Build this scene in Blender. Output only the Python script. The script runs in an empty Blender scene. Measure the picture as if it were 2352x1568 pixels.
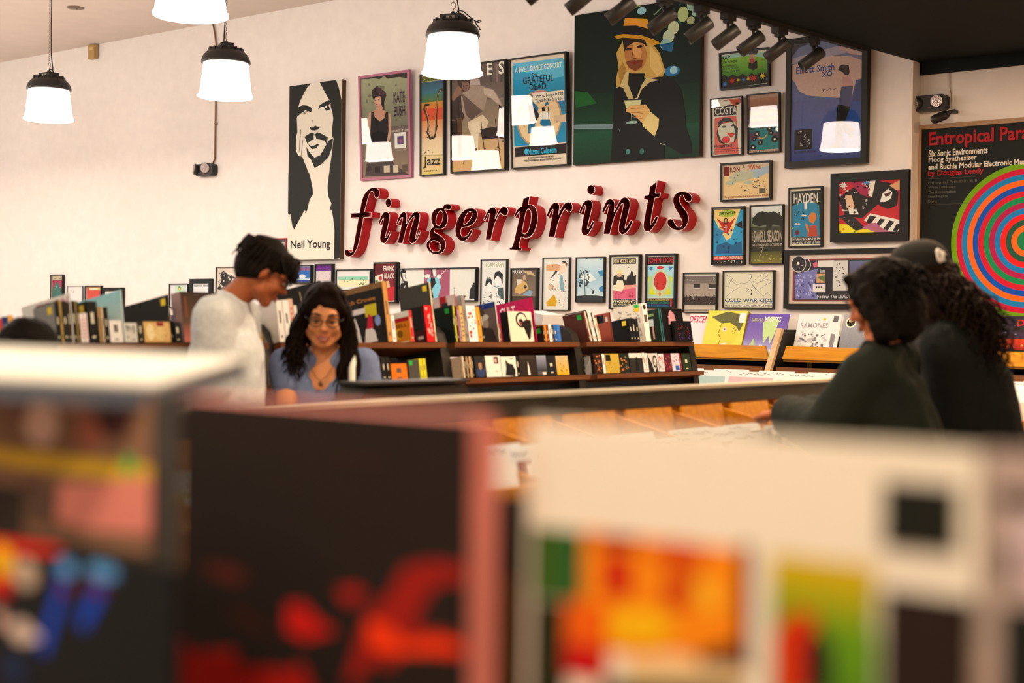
import bpy, bmesh, math, random
from mathutils import Vector, Matrix
R=math.radians
scene=bpy.context.scene
C=scene.collection
# ------------------------------------------------------------------ camera, world, exposure
cam_d=bpy.data.cameras.new('camera'); cam=bpy.data.objects.new('camera',cam_d); C.objects.link(cam); scene.camera=cam
EYE=1.40
yaw,pit,rol=R(38.85),R(-0.754),R(0.839)
_f=Vector((-math.sin(yaw),math.cos(yaw),0)); _r=Vector((math.cos(yaw),math.sin(yaw),0)); _u=Vector((0,0,1))
FW=_f*math.cos(pit)+_u*math.sin(pit); _u2=_u*math.cos(pit)-_f*math.sin(pit)
RT=_r*math.cos(rol)+_u2*math.sin(rol); UP=_u2*math.cos(rol)-_r*math.sin(rol)
cam.matrix_world=Matrix(((RT.x,UP.x,-FW.x,0),(RT.y,UP.y,-FW.y,0),(RT.z,UP.z,-FW.z,EYE),(0,0,0,1)))
cam_d.sensor_width=36; cam_d.lens=50.006; cam_d.clip_start=0.05; cam_d.clip_end=100
cam_d.dof.use_dof=True; cam_d.dof.focus_distance=10.6; cam_d.dof.aperture_fstop=2.0
w=bpy.data.worlds.new('world'); scene.world=w; w.use_nodes=True
w.node_tree.nodes['Background'].inputs[0].default_value=(1,.9,.8,1); w.node_tree.nodes['Background'].inputs[1].default_value=.02
vs=scene.view_settings; vs.view_transform='Standard'; vs.look='None'; vs.gamma=1; vs.use_curve_mapping=False
vs.exposure=0.0
scene.cycles.use_adaptive_sampling=True; scene.cycles.adaptive_threshold=.025; scene.cycles.max_bounces=5; scene.cycles.diffuse_bounces=2; scene.cycles.glossy_bounces=2; scene.cycles.transparent_max_bounces=10
LAMP_W=15; LAMP_COL=(1,.83,.70); SHADE_E=22.5
DOWN_W=40; DOWN_COL=(1,.73,.49)
# ------------------------------------------------------------------ helpers
def s2l(v): return v/12.92 if v<=.04045 else ((v+.055)/1.055)**2.4
def lin(h): return tuple(s2l(int(h[i:i+2],16)/255) for i in (0,2,4))
TINT=(1.10,.92,.80)
def alb(h): 
    c=lin(h); return tuple(max(.004,min(.88,c[i]/TINT[i])) for i in range(3))
MATS={}
def mat(name,col,rough=.6,spec=.3,metal=0,noise=0,scale=20,bump=0,emit=None,estr=0,coat=0):
    if name in MATS: return MATS[name]
    m=bpy.data.materials.new(name); m.use_nodes=True; nt=m.node_tree; b=nt.nodes['Principled BSDF']
    if isinstance(col,str): col=alb(col)
    b.inputs['Base Color'].default_value=(*col,1); b.inputs['Roughness'].default_value=rough
    b.inputs['Specular IOR Level'].default_value=spec; b.inputs['Metallic'].default_value=metal
    b.inputs['Coat Weight'].default_value=coat
    if noise or bump:
        tc=nt.nodes.new('ShaderNodeTexCoord'); n=nt.nodes.new('ShaderNodeTexNoise'); n.inputs['Scale'].default_value=scale; n.inputs['Detail'].default_value=5
        nt.links.new(tc.outputs['Object'],n.inputs['Vector'])
        if noise:
            r=nt.nodes.new('ShaderNodeValToRGB'); r.color_ramp.elements[0].position=.3; r.color_ramp.elements[1].position=.7
            r.color_ramp.elements[0].color=(*[max(0,c*(1-noise)) for c in col],1); r.color_ramp.elements[1].color=(*[min(1,c*(1+noise)) for c in col],1)
            nt.links.new(n.outputs['Fac'],r.inputs['Fac']); nt.links.new(r.outputs['Color'],b.inputs['Base Color'])
        if bump:
            bp=nt.nodes.new('ShaderNodeBump'); bp.inputs['Strength'].default_value=bump; bp.inputs['Distance'].default_value=.01
            nt.links.new(n.outputs['Fac'],bp.inputs['Height']); nt.links.new(bp.outputs['Normal'],b.inputs['Normal'])
    if emit:
        b.inputs['Emission Color'].default_value=(*emit,1); b.inputs['Emission Strength'].default_value=estr
    MATS[name]=m; return m
def wood(name,c1,c2,axis,rough=.45):
    m=bpy.data.materials.new(name); m.use_nodes=True; nt=m.node_tree; b=nt.nodes['Principled BSDF']
    tc=nt.nodes.new('ShaderNodeTexCoord'); mp=nt.nodes.new('ShaderNodeMapping'); n=nt.nodes.new('ShaderNodeTexNoise'); r=nt.nodes.new('ShaderNodeValToRGB')
    sc=[14,14,14]; sc[axis]=1.2; mp.inputs['Scale'].default_value=sc; n.inputs['Scale'].default_value=2.2; n.inputs['Detail'].default_value=8; n.inputs['Distortion'].default_value=1.2
    r.color_ramp.elements[0].position=.32; r.color_ramp.elements[1].position=.68
    r.color_ramp.elements[0].color=(*alb(c1),1); r.color_ramp.elements[1].color=(*alb(c2),1)
    nt.links.new(tc.outputs['Object'],mp.inputs['Vector']); nt.links.new(mp.outputs['Vector'],n.inputs['Vector']); nt.links.new(n.outputs['Fac'],r.inputs['Fac']); nt.links.new(r.outputs['Color'],b.inputs['Base Color'])
    b.inputs['Roughness'].default_value=rough; b.inputs['Specular IOR Level'].default_value=.35
    MATS[name]=m; return m
def print_mat(name,rough,spec):
    m=bpy.data.materials.new(name); m.use_nodes=True; nt=m.node_tree; b=nt.nodes['Principled BSDF']
    a=nt.nodes.new('ShaderNodeAttribute'); a.attribute_name='ink'
    tc=nt.nodes.new('ShaderNodeTexCoord'); n=nt.nodes.new('ShaderNodeTexNoise'); n.inputs['Scale'].default_value=60; n.inputs['Detail'].default_value=4
    mx=nt.nodes.new('ShaderNodeMix'); mx.data_type='RGBA'; mx.blend_type='OVERLAY'; mx.inputs[0].default_value=.18
    nt.links.new(tc.outputs['Object'],n.inputs['Vector']); nt.links.new(a.outputs['Color'],mx.inputs[6]); nt.links.new(n.outputs['Fac'],mx.inputs[7]); nt.links.new(mx.outputs[2],b.inputs['Base Color'])
    b.inputs['Roughness'].default_value=rough; b.inputs['Specular IOR Level'].default_value=spec
    MATS[name]=m; return m
INK=print_mat('printed_paper',.6,.12); GLOSSY=print_mat('glossy_print',.5,.12)
def glass_mat():
    m=bpy.data.materials.new('picture_glass'); m.use_nodes=True; nt=m.node_tree; nt.nodes.remove(nt.nodes['Principled BSDF']); o=nt.nodes['Material Output']
    t=nt.nodes.new('ShaderNodeBsdfTransparent'); g=nt.nodes.new('ShaderNodeBsdfGlossy'); g.inputs['Roughness'].default_value=.012; f=nt.nodes.new('ShaderNodeLayerWeight')
    pw=nt.nodes.new('ShaderNodeMath'); pw.operation='POWER'; pw.inputs[1].default_value=5; ma=nt.nodes.new('ShaderNodeMath'); ma.operation='MULTIPLY_ADD'; ma.inputs[1].default_value=.96; ma.inputs[2].default_value=.026
    mx=nt.nodes.new('ShaderNodeMixShader'); nt.links.new(f.outputs['Facing'],pw.inputs[0]); nt.links.new(pw.outputs[0],ma.inputs[0]); nt.links.new(ma.outputs[0],mx.inputs[0]); nt.links.new(t.outputs[0],mx.inputs[1]); nt.links.new(g.outputs[0],mx.inputs[2]); nt.links.new(mx.outputs[0],o.inputs['Surface'])
    return m
GLASS=glass_mat()
class MB:
    def __init__(s): s.v=[]; s.f=[]; s.m=[]; s.c=[]; s.col=None; s.mi=0
    def add(s,vs,fs,col=None):
        b=len(s.v); s.v+= [tuple(p) for p in vs]; s.f+=[tuple(i+b for i in f) for f in fs]; s.m+=[s.mi]*len(fs)
        if isinstance(col,list): s.c+=col
        else: s.c+=[col or (0,0,0)]*len(vs)
        return s
    def box(s,x0,y0,z0,x1,y1,z1,M=None,col=None):
        vs=[Vector((x,y,z)) for z in (z0,z1) for y in (y0,y1) for x in (x0,x1)]
        if M: vs=[M@v for v in vs]
        return s.add(vs,[(0,2,3,1),(4,5,7,6),(0,1,5,4),(2,6,7,3),(0,4,6,2),(1,3,7,5)],col)
    def tube(s,pts,r,n=8,col=None,taper=None,closed=False):
        pts=[Vector(p) for p in pts]; k=len(pts); vs=[]; fs=[]; prev=None
        for i,p in enumerate(pts):
            t=(pts[(i+1)%k]-pts[i-1]) if closed else (pts[min(i+1,k-1)]-pts[max(i-1,0)])
            t=t.normalized() if t.length>1e-9 else Vector((0,0,1))
            a=prev if prev is not None else (Vector((0,0,1)) if abs(t.z)<.9 else Vector((1,0,0)))
            x=(a-t*a.dot(t)); x=x.normalized() if x.length>1e-6 else t.orthogonal().normalized(); y=t.cross(x); prev=x
            rr=taper[i] if taper else r
            for j in range(n):
                q=2*math.pi*j/n; vs.append(p+(x*math.cos(q)+y*math.sin(q))*rr)
        for i in range(k if closed else k-1):
            a=i*n; b=((i+1)%k)*n
            for j in range(n): fs.append((a+j,a+(j+1)%n,b+(j+1)%n,b+j))
        if not closed: fs.append(tuple(range(n-1,-1,-1))); fs.append(tuple((k-1)*n+j for j in range(n)))
        return s.add(vs,fs,col)
    def lathe(s,prof,n=32,M=None,col=None,cap=True):
        vs=[];fs=[]
        for r,z in prof:
            for j in range(n):
                q=2*math.pi*j/n; p=Vector((r*math.cos(q),r*math.sin(q),z)); vs.append(M@p if M else p)
        k=len(prof)
        for i in range(k-1):
            for j in range(n): fs.append((i*n+j,i*n+(j+1)%n,(i+1)*n+(j+1)%n,(i+1)*n+j))
        if cap: fs.append(tuple(range(n-1,-1,-1))); fs.append(tuple((k-1)*n+j for j in range(n)))
        return s.add(vs,fs,col)
    def prism(s,poly,y0,y1,M=None,col=None):   # polygon in (x,z) extruded along y
        k=len(poly); vs=[Vector((x,y0,z)) for x,z in poly]+[Vector((x,y1,z)) for x,z in poly]
        if M: vs=[M@v for v in vs]
        fs=[tuple(range(k)),tuple(range(2*k-1,k-1,-1))]+[(i,i+k,(i+1)%k+k,(i+1)%k) for i in range(k)]
        return s.add(vs,fs,col)
    def ell(s,c,r,M=None,n=20,m=12,col=None):
        vs=[];fs=[]
        for i in range(m+1):
            t=math.pi*i/m
            for j in range(n):
                q=2*math.pi*j/n; p=Vector((c[0]+r[0]*math.sin(t)*math.cos(q),c[1]+r[1]*math.sin(t)*math.sin(q),c[2]+r[2]*math.cos(t))); vs.append(M@p if M else p)
        for i in range(m):
            for j in range(n): fs.append((i*n+j,(i+1)*n+j,(i+1)*n+(j+1)%n,i*n+(j+1)%n))
        return s.add(vs,fs,col)
    def cap(s,p0,r0,p1,r1,n=16,M=None,col=None):    # tapered capsule
        p0=Vector(p0);p1=Vector(p1)
        if M: p0=M@p0; p1=M@p1
        d=(p1-p0); L=d.length
        if L<1e-6: return s.ell(p0,(r0,r0,r0),col=col)
        q=Vector((0,0,1)).rotation_difference(d/L).to_matrix().to_4x4(); T=Matrix.Translation(p0)@q
        prof=[(max(r0*math.cos(a),1e-4),r0*math.sin(a)) for a in [R(x) for x in (-90,-65,-40,-15,0)]]+[(max(r1*math.cos(a),1e-4),L+r1*math.sin(a)) for a in [R(x) for x in (0,15,40,65,90)]]
        return s.lathe(prof,n,T,col)
    def mesh(s,name,mats,smooth=False):
        me=bpy.data.meshes.new(name); me.from_pydata(s.v,[],s.f)
        for m in (mats if isinstance(mats,(list,tuple)) else [mats]): me.materials.append(m)
        if max(s.m or [0])>0: me.polygons.foreach_set('material_index',s.m)
        at=me.color_attributes.new('ink','FLOAT_COLOR','POINT'); fl=[]
        for c in s.c: fl+= [c[0],c[1],c[2],1.0]
        at.data.foreach_set('color',fl)
        if smooth: me.polygons.foreach_set('use_smooth',[True]*len(me.polygons))
        me.update(); return me
    def obj(s,name,mats,parent=None,smooth=False,M=None):
        return link(name,s.mesh(name,mats,smooth),parent,M)
def link(name,me,parent=None,M=None):
    o=bpy.data.objects.new(name,me); C.objects.link(o)
    if parent: o.parent=parent
    if M is not None: o.matrix_local=M
    return o
def tag(o,label,cat,group=None,kind=None):
    o['label']=label; o['category']=cat
    if group: o['group']=group
    if kind: o['kind']=kind
    return o
def struct(o,label=None):
    o['kind']='structure'
    if label: o['label']=label
    return o
def thing(name,label,cat,loc=(0,0,0),M=None,group=None):
    o=bpy.data.objects.new(name,None); o.empty_display_size=.1; C.objects.link(o)
    if M is not None: o.matrix_world=M
    else: o.location=loc
    return tag(o,label,cat,group)
def dup(root,M,label,group=None):
    r=root.copy(); C.objects.link(r); r.matrix_world=M; r['label']=label
    if group: r['group']=group
    for ch in list(root.children):
        c=ch.copy(); C.objects.link(c); c.parent=r
        for g in ch.children:
            d=g.copy(); C.objects.link(d); d.parent=c
    return r
def frame_mat(o,x,y,z):   # matrix from origin and axes
    return Matrix(((x[0],y[0],z[0],o[0]),(x[1],y[1],z[1],o[1]),(x[2],y[2],z[2],o[2]),(0,0,0,1)))
_txt={}
def text_geo(s):
    if s in _txt: return _txt[s]
    cu=bpy.data.curves.new('t','FONT'); cu.body=s; cu.size=1; cu.resolution_u=2; cu.offset=.02
    ob=bpy.data.objects.new('t',cu); me=bpy.data.meshes.new_from_object(ob)
    vs=[(v.co.x,v.co.y) for v in me.vertices]; fs=[tuple(p.vertices) for p in me.polygons]
    bpy.data.objects.remove(ob); bpy.data.curves.remove(cu); bpy.data.meshes.remove(me)
    xs=[v[0] for v in vs] or [0]; ys=[v[1] for v in vs] or [0]
    x0,x1,y0,y1=min(xs),max(xs),min(ys),max(ys)
    _txt[s]=([((x-x0)/max(x1-x0,1e-6),(y-y0)/max(y1-y0,1e-6)) for x,y in vs],fs); return _txt[s]
LAY=.00006
def draw(mb,ops,put,z0,sc=.001):
    """flat print: ops in mm on a sheet; put(x,y,z) places a point of the sheet"""
    z=z0
    def poly(pts,col,cols=None):
        mb.add([put(x*sc,y*sc,z) for x,y in pts],[tuple(range(len(pts)))],cols or col)
    for op in ops:
        z+=LAY; k=op[0]
        if k=='p':
            c=alb(op[1]); a=op[2]; poly([(a[i],a[i+1]) for i in range(0,len(a),2)],c)
        elif k=='r': poly([(op[2],op[3]),(op[4],op[3]),(op[4],op[5]),(op[2],op[5])],alb(op[1]))
        elif k=='g':
            a,b=alb(op[1]),alb(op[2]); poly([(op[3],op[4]),(op[5],op[4]),(op[5],op[6]),(op[3],op[6])],None,[b,b,a,a])
        elif k=='e': poly([(op[2]+op[4]*math.cos(t*R(18)),op[3]+op[5]*math.sin(t*R(18))) for t in range(20)],alb(op[1]))
        elif k=='f':
            for t in range(20): pass
            poly([(op[2]+op[4]*(1 if t%2 else .4)*math.cos(t*R(22.5)),op[3]+op[5]*(1 if t%2 else .4)*math.sin(t*R(22.5))) for t in range(16)],alb(op[1]))
        elif k=='f2':
            poly([(op[2]+op[4]*math.cos(t*R(24)),op[3]+op[5]*math.sin(t*R(24))) for t in range(15)],alb(op[1])); z+=LAY
            poly([(op[2]+.3*op[4]*math.cos(t*R(36)),op[3]+.3*op[5]*math.sin(t*R(36))) for t in range(10)],alb('e8dcc0'))
        elif k=='l':
            a=op[3]; w=op[2]/2; c=alb(op[1]); P=[Vector((a[i],a[i+1])) for i in range(0,len(a),2)]
            for p,q in zip(P,P[1:]):
                d=q-p
                if d.length<1e-6: continue
                d.normalize(); n=Vector((-d.y,d.x))*w; p2=p-d*w*.4; q2=q+d*w*.4
                poly([p2+n,p2-n,q2-n,q2+n],c); z+=LAY*.1
        elif k=='k':
            rnd=random.Random(op[8]); c=alb(op[1])
            for _ in range(op[2]):
                cx=rnd.uniform(op[3],op[5]); cy=rnd.uniform(op[4],op[6]); s=op[7]*rnd.uniform(.5,1.1); n=rnd.choice((4,5,6)); o=rnd.uniform(0,6)
                poly([(min(max(cx+s*rnd.uniform(.4,1)*math.cos(o+2*math.pi*i/n),op[3]),op[5]),min(max(cy+s*rnd.uniform(.3,.9)*math.sin(o+2*math.pi*i/n),op[4]),op[6])) for i in range(n)],c); z+=LAY*.05
        elif k=='t':
            vs,fs=text_geo(op[2]); x0,y0,x1,y1=op[3:7]
            mb.add([put((x0+u*(x1-x0))*sc,(y0+v*(y1-y0))*sc,z) for u,v in vs],fs,alb(op[1]))
    return z
# ------------------------------------------------------------------ tables (mm on each sheet)
POST=[{"X":-9.784,"Z":1.942,"W":0.685,"H":1.588,"fc":"-","lip":0.0,"dep":0.05,"tilt":0.0,"bg":"ead6bd","cat":"poster","label":"tall unframed black and white portrait board left of the red letter sign","ops":[["p","23231f",[0,1588,288,1588,239,1557,191,1501,150,1445,127,1398,113,1327,106,1282,112,1206,115,1161,100,1124,99,995,133,946,184,935,227,859,272,781,304,691,4,706]],["p","23231f",[399,1588,609,1588,644,1520,683,1397,685,671,528,680,539,789,564,928,582,1053,585,1075,565,1091,564,1150,578,1245,567,1305,545,1351,540,1404,506,1440,456,1507]],["p","23231f",[127,1390,182,1401,248,1391,297,1366,310,1349,287,1326,249,1342,216,1319,178,1337,139,1316,109,1301,119,1357]],["p","23231f",[381,1343,402,1382,458,1403,522,1420,544,1396,518,1368,540,1330,487,1323,454,1363,416,1361]],["e","ead6bd",218,1340,15,12],["e","ead6bd",484,1360,10,11],["l","23231f",4,[316,1257,303,1223]],["p","23231f",[271,1202,306,1188,349,1203,409,1180,393,1166,339,1159,290,1169]],["p","23231f",[209,1112,247,1128,307,1147,342,1125,383,1141,448,1118,512,1087,501,1014,475,1060,351,1084,286,1072,249,1046]],["p","ead6bd",[329,1115,351,1117,364,1086,335,1081]],["p","23231f",[254,1045,309,1019,385,1037,404,1031,369,1000,310,993]],["p","23231f",[233,1024,277,969,344,916,419,934,482,1008,524,1057,582,1075,567,987,526,908,442,854,348,821,306,892,251,940]],["l","23231f",6,[162,1180,149,1083,141,977]],["l","23231f",6,[191,1087,178,1013,170,945]],["p","ead6bd",[620,1588,672,1586,683,1413,652,1519]],["p","23231f",[0,797,278,781,306,706,329,632,330,584,290,544,272,492,259,445,228,415,236,441,219,444,89,277,63,309,34,422,17,407,2,434]],["p","23231f",[535,767,685,759,685,6,612,0,613,256,594,371,571,441,545,429,570,496,528,560,517,646]],["t","23231f","Neil Young",44,81,563,180]]},
{"X":-8.876,"Z":2.624,"W":0.606,"H":0.908,"fc":"b4697a","lip":0.022,"dep":0.03,"tilt":3.0,"bg":"8c8468","cat":"poster","label":"pink framed music poster of a woman in a dark dress and patterned hat","ops":[["g","9d9a74","77705a",22,401,583,875],["g","6b5a50","94785e",30,18,585,445],["p","1a1a1a",[18,890,578,887,579,835,482,857,345,855,304,882,245,859,185,878,114,873,23,887]],["k","6f6a52",26,44,439,567,856,29,3],["p","5e5146",[36,443,122,444,124,343,38,349]],["p","23191b",[156,777,221,807,317,745,327,715,299,660,300,589,230,580,158,716]],["p","d9a184",[193,713,253,714,267,663,245,625,209,628,179,671]],["p","c98f70",[209,639,269,634,290,589,340,567,312,502,242,485,171,527,150,590,200,604]],["e","8a2a2a",209,648,14,6],["e","2a1a18",196,683,8,4],["e","2a1a18",234,686,8,4],["p","3b2530",[206,791,221,805,317,741,323,712,268,720]],["k","a86a70",10,211,720,307,794,6,5],["p","cf9a7c",[115,582,140,587,132,487,114,351,145,291,104,322,85,367,96,497]],["p","cf9a7c",[345,563,368,554,374,440,359,341,315,294,290,317,329,357]],["p","191818",[140,591,170,588,181,541,242,500,301,524,315,573,345,571,343,406,315,301,135,327,125,400]],["p","4a403c",[114,322,315,308,398,124,575,22,49,35]],["t","3b1d3c","KATE",411,639,542,734],["t","3b1d3c","BUSH",413,528,544,613],["t","e8d8c0","HOUNDS of LOVE",380,395,580,412],["r","e9dccb",414,254,544,388],["r","574468",444,286,517,357],["e","9a5a6a",480,318,18,21],["t","d8c8b0","the new album featuring",420,233,542,243],["r","c9b090",277,57,348,115],["r","3a2a26",67,80,129,118],["r","2b2320",169,60,235,115],["r","d0b898",390,51,450,112],["r","5a4a3a",496,52,560,113]]},
{"X":-8.17,"Z":2.624,"W":0.273,"H":0.857,"fc":"1b1a18","lip":0.012,"dep":0.035,"tilt":1.2,"bg":"d9b97e","cat":"poster","label":"narrow black framed jazz festival poster with a saxophone on a rainbow sky","ops":[["g","5f6d1c","6f7a22",10,791,263,837],["t","20240f","LONG BEACH",18,797,263,826],["g","0f4a5c","1f6a78",10,687,263,788],["g","1f6a60","4b6a20",10,617,263,687],["g","c98a20","e0701a",10,561,263,617],["g","e0441a","d8562a",10,464,263,561],["g","e08a50","e8b888",10,316,263,465],["g","eac59a","eed09e",10,174,263,316],["g","e8c88e","e6c07a",10,11,263,171],["l","2a1f18",19,[101,594,55,598,41,562,82,491,94,416,80,365,111,310,161,322,180,387,182,506,195,638,204,689,233,712,263,702]],["l","b58a52",6,[101,587,61,560,93,476,100,371,126,324,165,351,177,506,199,667,233,707]],["l","d8c0a0",3,[79,380,121,332,150,360,109,392]],["k","3a2418",20,55,318,211,590,11,7],["k","1d1a14",8,32,167,263,234,9,9],["l","5a3a1a",2,[10,179,263,165]],["t","3a2a14","Jazz",33,63,230,164],["t","7a5a2a","FESTIVAL",50,35,216,48]]},
{"X":-7.811,"Z":2.627,"W":0.587,"H":0.882,"fc":"17160f","lip":0.013,"dep":0.05,"tilt":1.8,"bg":"8d7462","cat":"poster","label":"black framed sepia poster of a seated man in a sweater leaning on a chair","ops":[["g","54433b","6a584c",10,578,576,867],["g","7f6a58","a08464",10,289,576,579],["g","caa274","d9a668",10,10,576,290],["p","5a4840",[318,871,570,871,574,704,322,720]],["r","3b302c",423,717,448,853],["r","7a6558",483,711,509,854],["r","3b302c",534,706,555,842],["t","eedfc8","MI",41,777,235,869],["t","eedfc8","L",267,770,321,864],["t","eedfc8","E",394,772,447,869],["t","eedfc8","S",513,767,572,871],["p","2c211c",[10,604,142,650,164,517,127,418,10,449]],["p","b2978a",[216,774,312,750,322,699,208,709]],["p","a08670",[208,709,341,690,464,650,511,588,559,520,541,500,475,549,437,580,390,599,364,500,261,437,175,429,125,506,113,623,142,664]],["p","5a463a",[123,652,278,536,345,488,223,425,164,473]],["p","bca28a",[351,678,454,650,511,574,540,522,484,548,437,588,361,623]],["p","1d1512",[512,524,573,497,576,412,542,443]],["p","2a1c16",[77,758,120,798,178,799,207,760,213,709,199,674,161,659,122,673,98,698]],["p","7a5240",[121,746,188,740,208,709,190,667,161,657,132,687]],["p","8a6048",[10,633,83,721,122,688,113,652,27,594]],["e","1a100c",143,709,8,5],["e","1a100c",181,709,9,4],["l","2a1610",4,[151,678,178,676]],["p","dcc09a",[190,413,346,459,412,396,348,314,292,311,285,153,247,155,215,317,185,377]],["p","e6cda8",[214,397,309,411,301,318,294,174,256,191,225,323]],["l","2a1f18",7,[328,403,371,90]],["l","2a1f18",7,[477,412,530,80]],["l","2a1f18",7,[358,292,498,314]],["l","3a2a20",6,[380,140,519,163]],["l","6a4a30",6,[245,264,133,75]],["p","5a3a24",[68,452,126,454,113,113,75,108]],["p","2a1e18",[319,345,506,353,508,260,340,257]],["p","3a2c26",[506,389,575,369,573,241,517,259]],["p","2a2019",[10,434,73,437,76,298,18,287]],["k","5a4636",14,32,28,568,293,22,11]]},
{"X":-7.164,"Z":2.627,"W":0.566,"H":0.875,"fc":"17160f","lip":0.013,"dep":0.05,"tilt":3.5,"bg":"e2c7a8","cat":"poster","label":"black framed blue dance concert poster with two dancers in a cream circle","ops":[["l","b99a80",2,[15,857,545,861]],["l","b99a80",2,[24,18,555,15]],["r","1f86a6",29,180,545,819],["g","2b9dbc","1a7797",29,438,540,819],["p","55b0c4",[34,834,533,831,535,687,393,680,153,759]],["t","f0dfc8","A SWELL DANCE CONCERT",54,759,517,801],["t","1a1d22","THE",222,718,274,742],["t","1c1c22","GRATEFUL",131,662,437,716],["t","1c1c22","DEAD",197,610,364,659],["e","b98d66",284,383,226,222],["e","ecc690",284,383,210,210],["p","ecd8ba",[214,585,537,583,536,504,242,509]],["t","201a16","Start to Boogie at 7:00",258,541,527,569],["t","201a16","Thurs.& Fri. March 15 & 16",250,508,519,536],["r","d8b48c",10,345,88,410],["r","d8b48c",433,339,555,394],["r","d8b48c",87,343,169,399],["k","a8845f",9,15,321,555,411,13,4],["p","1d6f8f",[116,537,175,497,219,528,283,467,249,365,205,368,194,474,122,487]],["p","17171c",[184,496,220,500,292,410,258,364,196,348]],["p","e9c8a0",[183,559,205,575,230,555,224,514,197,513]],["p","17171c",[185,559,210,580,232,561,219,556]],["p","e9c8a0",[120,565,147,570,148,534,125,536]],["p","2a1a14",[314,464,353,482,388,458,389,430,318,436]],["p","e9c8a0",[340,476,375,473,376,432,349,427]],["p","1d6f8f",[344,500,378,508,383,479,344,483]],["p","efe0c8",[292,424,336,435,398,423,399,360,293,369]],["l","17171c",3,[323,429,324,373]],["l","17171c",4,[380,424,381,369]],["p","1d6f8f",[302,375,390,368,422,262,392,264,294,341]],["p","1d6f8f",[174,350,258,371,224,276,175,272]],["r","1c1a1c",37,97,541,173],["t","2fb0c8","Nassau Coliseum",168,106,452,155],["e","2fb0c8",151,132,18,24],["t","2a211c","BE SURE TO BRING A DANCING PARTNER",165,74,422,88],["t","2a211c","TICKETS AVAILABLE AT NASSAU COLISEUM BOX OFFICE",129,52,496,67]]},
{"X":-6.554,"Z":2.623,"W":1.135,"H":1.152,"fc":"-","lip":0.0,"dep":0.04,"tilt":0.6,"bg":"0d2018","cat":"painting","label":"large dark green painting of a long haired person in a straw hat holding a glass","ops":[["g","0a1812","0c2018",7,534,1135,1152],["g","0d2a1a","0f3a22",0,246,1127,536],["g","14452c","0e2c1c",0,6,1127,246],["p","1a5a22",[5,572,132,552,217,459,18,442]],["p","6d7f7c",[4,313,364,292,365,254,5,280]],["k","1a5a4a",5,786,905,963,1122,30,2],["e","8fae96",1054,1104,42,48],["e","b0b878",980,1041,47,56],["e","9ab8a0",1088,1043,32,32],["e","a8a878",1047,988,33,28],["e","c0c090",900,953,48,49],["e","b8c098",858,893,50,49],["e","8fb0a8",830,839,43,41],["p","1f5a7a",[782,845,907,847,889,776,812,800]],["e","8fb8b8",620,1110,40,28],["e","2a6f9a",892,637,67,38],["e","9ac0c0",906,644,33,28],["l","7a8a50",13,[431,1080,530,1138,609,1152]],["l","8a9a78",8,[729,1064,806,1119]],["p","c99a48",[395,821,454,906,693,887,783,779,834,643,815,612,777,575,659,611,499,668,450,573,400,561,394,620,417,718]],["p","a87830",[408,686,457,747,499,668,440,574]],["p","e0b464",[704,837,774,764,815,645,767,609,697,690]],["p","d98f2a",[471,1075,671,1044,686,1003,731,953,457,1018]],["p","1a130c",[457,1018,572,1007,731,953,722,900,593,948,453,954]],["p","c98a20",[372,949,453,958,614,931,772,869,780,849,733,842,614,904,454,931,403,927]],["p","b5733c",[465,880,535,897,634,877,670,799,662,726,628,680,569,665,508,692,472,779]],["p","7a3e1c",[477,745,537,756,637,745,628,697,569,670,513,700]],["p","d9974e",[545,879,595,882,626,804,617,764,577,760,551,804]],["p","2a1a10",[449,927,654,892,675,832,634,869,555,886,495,860,466,821]],["e","2a140a",508,838,26,10],["e","2a140a",607,847,26,10],["l","5a2a12",7,[544,813,535,772,577,760]],["p","7a2018",[523,732,563,741,609,732,568,718]],["p","0c0f0d",[380,554,460,572,533,457,640,597,786,607,893,589,971,500,1007,336,1019,214,1068,89,1065,25,989,22,835,105,837,0,354,11,369,304]],["p","10100e",[499,660,658,644,630,564,563,471,521,541]],["p","cfb070",[484,670,511,675,506,576,558,463,583,470,630,564,669,610,782,583,699,574,631,531,593,460,508,464,461,555,430,566]],["p","d9cf90",[471,459,628,449,609,397,564,384,489,399]],["l","b8c8a8",4,[536,391,541,291]],["e","8aa08a",544,289,52,12],["p","e0a860",[519,417,663,413,703,369,685,288,646,270,555,348,489,374,489,390]],["l","9a5a28",4,[505,368,644,349]],["l","9a5a28",4,[545,332,635,310]],["l","9a5a28",5,[534,392,649,388]],["p","e6c47a",[636,271,703,360,784,296,779,240,746,170,646,250]],["e","3f7a6a",510,73,20,20],["e","2f6050",635,67,20,22],["l","d8d0b0",3,[796,116,835,101]],["l","6f8070",4,[426,249,439,215]]]},
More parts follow.
